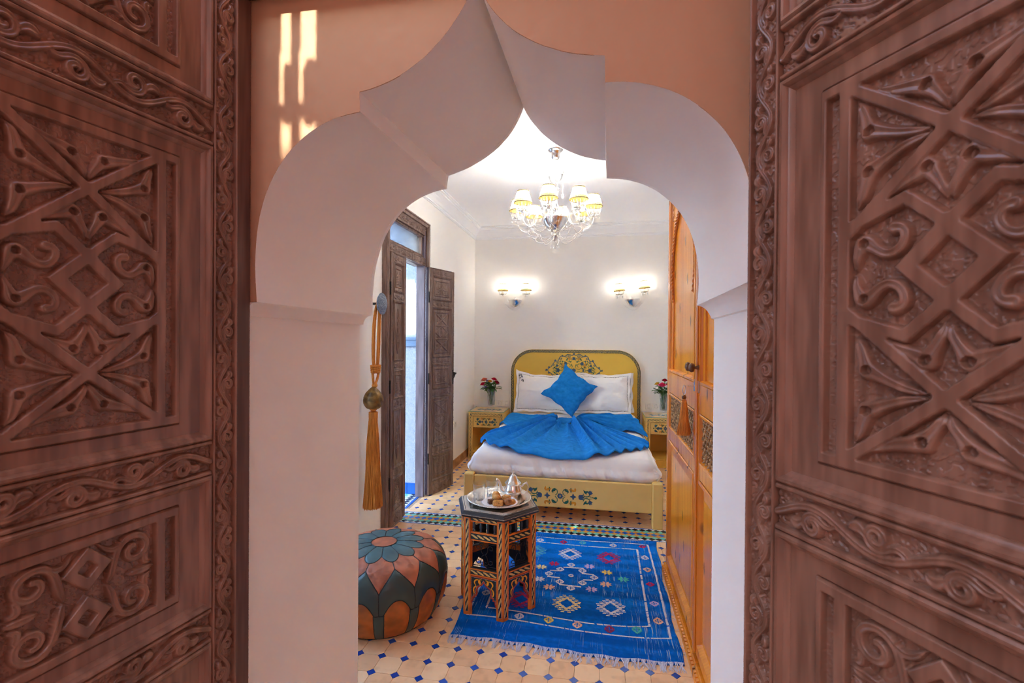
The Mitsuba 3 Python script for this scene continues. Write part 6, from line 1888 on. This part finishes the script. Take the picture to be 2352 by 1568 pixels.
for pts, w in (([(-0.66, 2.47), (-0.36, 2.462), (-0.1, 2.437), (0.10, 2.430), (0.379, 2.451)], 0.010), ([(-0.575, 2.555), (-0.374, 2.547), (-0.1, 2.515), (0.288, 2.538)], 0.010), ([(-0.66, 3.55), (-0.2, 3.535), (0.383, 3.551)], 0.008), ([(-0.575, 3.455), (0.0, 3.44), (0.303, 3.446)], 0.008),
               ([(0.379, 2.451), (0.386, 3.0), (0.383, 3.551)], 0.012), ([(0.288, 2.538), (0.294, 3.0), (0.303, 3.446)], 0.012), ([(-0.66, 2.47), (-0.665, 3.55)], 0.012), ([(-0.575, 2.555), (-0.58, 3.455)], 0.012)):
    p = spline(np.c_[np.array(pts), np.zeros(len(pts))], 160)[:, :2] if len(pts) > 2 else np.linspace(*np.array(pts), 160)
    vert = abs(pts[0][0] - pts[-1][0]) < 0.1
    d_ = np.r_[0, np.cumsum(np.linalg.norm(np.diff(p, axis=0), axis=1))]
    q = np.arange(0, d_[-1], 0.0062)
    X_, Y_ = np.interp(q, d_, p[:, 0]), np.interp(q, d_, p[:, 1])
    sts = [affinity.rotate(sbox(x - 0.0026, y - w / 2, x + 0.0026, y + w / 2), 90 + 25 if vert else 25) if rng.random() > 0.08 else None for x, y in zip(X_, Y_)]
    put(rg_, 'border_stitching', cat([on_rug(s, 0.0012) for s in sts if s is not None]), 'm_yarn_white', kind='stuff', label='pale stitched border line')
rr = random.Random(31)
fr_ = []
for k in range(420):
    u = (k + rr.random()) / 420
    clump = (u * 74) % 1.0
    x, y = rug_xy(np.array([u]), np.array([0.0]))[0]
    ex = math.sin(math.floor(u * 74) * 2.3) * 0.022
    L = 0.030 + 0.022 * rr.random()
    dx = ex + (0.5 - clump) * 0.012 + rr.uniform(-0.010, 0.010)
    fr_.append(tube([(x, y + 0.012, 0.0085), (x + dx * 0.2, y - 0.004, 0.0075), (x + dx * 0.7 + rr.uniform(-0.003, 0.003), y - L * 0.6, 0.0035), (x + dx, y - L, 0.0022)], 0.0013, 4))
for k in range(40):
    v0 = rr.random(); x, y = rug_xy(np.array([1.0]), np.array([v0]))[0]
    if y < 3.2:
        fr_.append(tube([(x - 0.004, y, 0.005), (x + 0.010, y + rr.uniform(-0.01, 0.01), 0.003), (x + rr.uniform(0.014, 0.026), y + rr.uniform(-0.02, 0.02), 0.0022)], 0.0011, 4))
put(rg_, 'fringe', cat(fr_), 'm_yarn_white', True, kind='stuff', label='pale cotton fringe')

# ------------------------------------------------------------------ leather pouf
pf = thing('pouf', 'round leather pouf in brown and dark green petals, half hidden by the left pier', 'pouf')
PC = np.array([-1.120, 2.440])


def leather(name, c, rough, amt=0.22):
    c = np.array(lin(*c))

    def fn(p, n, uv):
        f = fbm(p.x * 18, p.y * 18, p.z * 18, 3)
        return mix((c * (1 - amt)).tolist(), (c * (1 + amt)).tolist(), smoothstep(0.2, 0.8, f))

    def bump(p, n, uv):
        d1, d2, r = voronoi(p.x * 26 + p.z * 14, p.y * 26 + p.z * 11)
        return 0.5 * dr.sin(d1 * 46) * smoothstep(0.42, 0.30, d1) + 0.7 * fbm(p.x * 60, p.y * 60, p.z * 60, 3)
    mat(name, proc(fn), rough, spec=0.5, bump=(proc(bump, 6e-4), 0.0022))


leather('m_lea_top', (172, 100, 70), 0.42); leather('m_lea_side', (158, 86, 30), 0.36, 0.3)


def plain_leather(name, c, rough):
    mat(name, wood_fn([x * 0.75 for x in lin(*c)], [x * 1.25 for x in lin(*c)], 9, 9, 9), rough, spec=0.6, bump=(proc(lambda p, n, uv: fbm(p.x * 24, p.y * 24, p.z * 24, 3), 1e-3), 0.008))


plain_leather('m_lea_teal', (62, 92, 94), 0.28); plain_leather('m_lea_green', (44, 62, 58), 0.30); mat('m_lea_piping', lin(22, 20, 20), 0.5)
prof_r = spline(np.c_[[0, 0.067, 0.15, 0.225, 0.285, 0.322, 0.338, 0.336, 0.318, 0.290, 0.262], [0.372, 0.371, 0.366, 0.352, 0.326, 0.284, 0.226, 0.160, 0.092, 0.036, 0.004], np.zeros(11)], 200)
sl_ = np.r_[0, np.cumsum(np.linalg.norm(np.diff(prof_r, axis=0), axis=1))]; sl_ /= sl_[-1]


def pouf_pt(th, s, puff=0.0):
    r, z = np.interp(s, sl_, prof_r[:, 0]), np.interp(s, sl_, prof_r[:, 1])
    tr_, tz_ = np.interp(np.clip(s + 0.01, 0, 1), sl_, prof_r[:, 0]) - np.interp(np.clip(s - 0.01, 0, 1), sl_, prof_r[:, 0]), np.interp(np.clip(s + 0.01, 0, 1), sl_, prof_r[:, 1]) - np.interp(np.clip(s - 0.01, 0, 1), sl_, prof_r[:, 1])
    L = np.hypot(tr_, tz_) + 1e-9
    nr, nz = -tz_ / L, tr_ / L
    dent = 0.007 * (meshkit.noise(np.stack([np.cos(th) * 4, np.sin(th) * 4, s * 7], -1), 6) - 0.5) * np.clip(s * 4, 0, 1)
    r2, z2 = r + nr * (puff + dent), z + nz * (puff + dent)
    return np.stack([PC[0] + r2 * np.cos(th), PC[1] + r2 * np.sin(th), np.maximum(z2, 0.0015)], -1)


SEC = 2 * PI / 12
PH0 = -0.95
lines = []


def patch(nm, t0, t1, lo, hi, bsdf, label=None, nt=17, nsn=15, puff=0.006):
    th = np.linspace(t0, t1, nt); f = np.linspace(0, 1, nsn)
    L, Hh = np.array([lo(t) for t in th]), np.array([hi(t) for t in th])
    S = L[:, None] + (Hh - L)[:, None] * f[None]
    TH_ = np.broadcast_to(th[:, None], S.shape)
    u = (th - t0) / (t1 - t0)
    pf_ = puff * (np.clip(np.sin(PI * u), 0, 1) ** 0.5)[:, None] * (np.clip(np.sin(PI * f), 0, 1) ** 0.5)[None]
    G_ = pouf_pt(TH_, S, pf_)
    put(pf, nm, grid_mesh(G_), bsdf, True, label=label)
    lines.append(G_[0]); lines.append(G_[:, 0]); lines.append(G_[:, -1])


put(pf, 'centre_disc', grid_mesh(pouf_pt(*np.meshgrid(np.linspace(0, 2 * PI, 49), np.linspace(0, 0.105, 7), indexing='ij'))), 'm_lea_top', True, label='embossed brown centre')
c_ = pouf_pt(np.linspace(0, 2 * PI, 60), np.full(60, 0.105), 0.001); lines.append(c_)
b1 = lambda d: 0.335 - 0.085 * (d / (SEC / 2)) ** 2              # end of the inner petals
b2 = lambda d: 0.585 - 0.170 * (abs(d) / (SEC / 2)) ** 0.85       # pointed end of the brown ring, d from its own axis
b3 = lambda d: (0.640 + 0.10 * (abs(d) / (SEC * 0.38)) ** 2.2) if abs(d) < SEC * 0.38 else 0.74
for k in range(12):
    c0 = PH0 + k * SEC
    patch('inner_petal', c0 - SEC / 2, c0 + SEC / 2, lambda t: 0.105, lambda t: b1(t - c0), 'm_lea_teal', 'dark teal leather petal', puff=0.004)
    c1 = c0 + SEC / 2
    patch('outer_petal', c1 - SEC / 2, c1 + SEC / 2, lambda t: b1(SEC / 2 - abs(t - c1)), lambda t: b2(t - c1), 'm_lea_top', 'embossed brown leather petal', puff=0.004)
    side_top = lambda t: b3(((t - c0 + SEC / 2) % SEC) - SEC / 2)
    patch('shoulder', c0 - SEC / 2, c0 + SEC / 2, lambda t: b2(SEC / 2 - abs(t - c0)), side_top, 'm_lea_green', 'dark green leather shoulder piece', nt=25, puff=0.005)
    patch('side_panel', c0 - SEC * 0.36, c0 + SEC * 0.36, side_top, lambda t: 0.995, 'm_lea_side', 'embossed tan side panel', puff=0.008)
    patch('side_strip', c0 + SEC * 0.36, c0 + SEC * 0.64, side_top, lambda t: 0.995, 'm_lea_green', 'dark green side strip', nt=9)
put(pf, 'piping', cat([tube(l + [0, 0, 0.0005], 0.0022, 5, cap=False) for l in lines]), 'm_lea_piping', True, label='black stitched piping')
put(pf, 'base', lathe([(0.0, 0.002), (0.262, 0.002), (0.262, 0.012), (0.25, 0.03), (0.0, 0.03)], 48), 'm_lea_green', True, M=trans(PC[0], PC[1], 0))

# ------------------------------------------------------------------ curtain knob and its tassel on the left wall
kx, kyy, kz = -1.424, 3.05, 1.7093
kn = thing('curtain_holdback', 'grey blue beaded round curtain holdback on the left wall beside the carved door', 'curtain holdback')
mat('m_knob_blue', wood_fn(lin(84, 100, 120), lin(150, 162, 180), 220, 220, 220), 0.4, metallic=0.3, bump=(proc(lambda p, n, uv: voronoi(p.y * 170, p.z * 170)[0], 4e-4), 0.003))
MK = frame((kx, kyy, kz), (0, 1, 0), (0, 0, 1), (1, 0, 0))
put(kn, 'peg', tube([(0, 0, XL - kx - 0.005), (0, 0, -0.005)], 0.009, 10), 'm_iron', True, M=MK)
put(kn, 'disc', lathe([(0.0, -0.014), (0.062, -0.012), (0.069, -0.004), (0.067, 0.004), (0.060, 0.006), (0.050, 0.014), (0.030, 0.022), (0.0, 0.025)], 40), 'm_knob_blue', 40, M=MK)
a = np.linspace(0, 2 * PI, 45)[:-1]
put(kn, 'beaded_rim', cat([sphere(0.0052, 1, (0.069 * math.cos(x), 0.069 * math.sin(x), -0.001)) for x in a]), 'm_knob_blue', True, M=MK, kind='stuff')
tl = thing('curtain_tassel', 'large ochre tassel with a bronze wooden drop, hung from the round holdback', 'tassel')
X0 = -1.452


def cord(path, r, tw=0.02):
    p = np.asarray(path, float)
    d_ = np.r_[0, np.cumsum(np.linalg.norm(np.diff(p, axis=0), axis=1))]
    q = np.linspace(0, d_[-1], int(d_[-1] / 0.004))
    c = np.stack([np.interp(q, d_, p[:, k]) for k in range(3)], -1)
    t = np.gradient(c, axis=0); t /= np.linalg.norm(t, axis=1, keepdims=True)
    e1 = np.cross(t, [0.99, 0.05, 0.1]); e1 /= np.linalg.norm(e1, axis=1, keepdims=True); e2 = np.cross(t, e1)
    return [tube(c + r * 0.55 * (np.cos(q / tw * 2 * PI + ph)[:, None] * e1 + np.sin(q / tw * 2 * PI + ph)[:, None] * e2), r * 0.62, 6) for ph in (0, 2.1, 4.2)]


cs = []
for dy, r in ((-0.058, 0.0075), (-0.040, 0.0075), (0.012, 0.0075), (0.030, 0.0075)):
    cs += cord(spline([(X0, kyy + dy * 0.15, kz + 0.012), (X0, kyy + dy * 0.8, kz - 0.05), (X0 - 0.006, kyy + dy * 1.1, kz - 0.20), (X0 - 0.010, kyy + dy * 1.0, kz - 0.36), (X0 - 0.012, kyy + dy * 0.75, 1.285)], 30), r)
put(tl, 'cord', cat(cs), 'm_tassel', True, label='twisted ochre cords')
kn_ = []
for j in range(4):
    a = np.linspace(0, 2 * PI, 26)
    kn_ += cord(np.c_[X0 - 0.012 + 0.022 * np.cos(a), kyy - 0.010 + (0.050 - 0.004 * j) * np.sin(a), np.full(26, 1.288 - 0.014 * j)], 0.0075)
for s in (-1, 1):
    kn_ += cord(spline([(X0 - 0.012, kyy - 0.010 + s * 0.044, 1.25), (X0 - 0.014, kyy - 0.012 + s * 0.032, 1.20), (X0 - 0.016, kyy - 0.016 + s * 0.008, 1.165)], 14), 0.0085)
kn_.append(sphere(0.020, 2, (X0 - 0.016, kyy - 0.016, 1.155), (1, 1, 0.9)))
put(tl, 'knot', cat(kn_), 'm_tassel', True)
mat('m_bronze_wood', wood_fn(lin(84, 60, 26), lin(140, 106, 54), 30, 30, 30), 0.32, metallic=0.35)
MTS = trans(X0 - 0.018, kyy - 0.03, 0)
put(tl, 'drop', lathe(spline([(0.020, 1.002, 0), (0.036, 1.001, 0), (0.055, 1.018, 0), (0.066, 1.046, 0), (0.064, 1.078, 0), (0.050, 1.108, 0), (0.030, 1.130, 0), (0.014, 1.144, 0), (0.001, 1.148, 0)], 40)[:, :2], 48), 'm_bronze_wood', True, M=MTS, label='bronze brown wooden drop')
put(tl, 'ball', sphere(0.026, 2, (0, 0, 1.005), (1, 1, 0.95)), 'm_tassel', True, M=MTS, label='ochre wrapped ball')
put(tl, 'binding', cat([tube(np.c_[0.026 * np.cos(np.linspace(0, 2 * PI, 25)), 0.026 * np.sin(np.linspace(0, 2 * PI, 25)), np.full(25, 0.975 - 0.007 * j)], 0.005, 6, cap=False) for j in range(6)]), 'm_tassel', True, M=MTS)
put(tl, 'skirt', cat(strands(900, 0.026, 0.064, 0.96, 0.342, 9, 0.006, 0.0016, 0.25), lathe([(0.052, 0.36), (0.044, 0.60), (0.030, 0.85), (0.022, 0.97), (0, 0.98)], 24)), 'm_tassel', M=MTS, label='long ochre thread skirt')
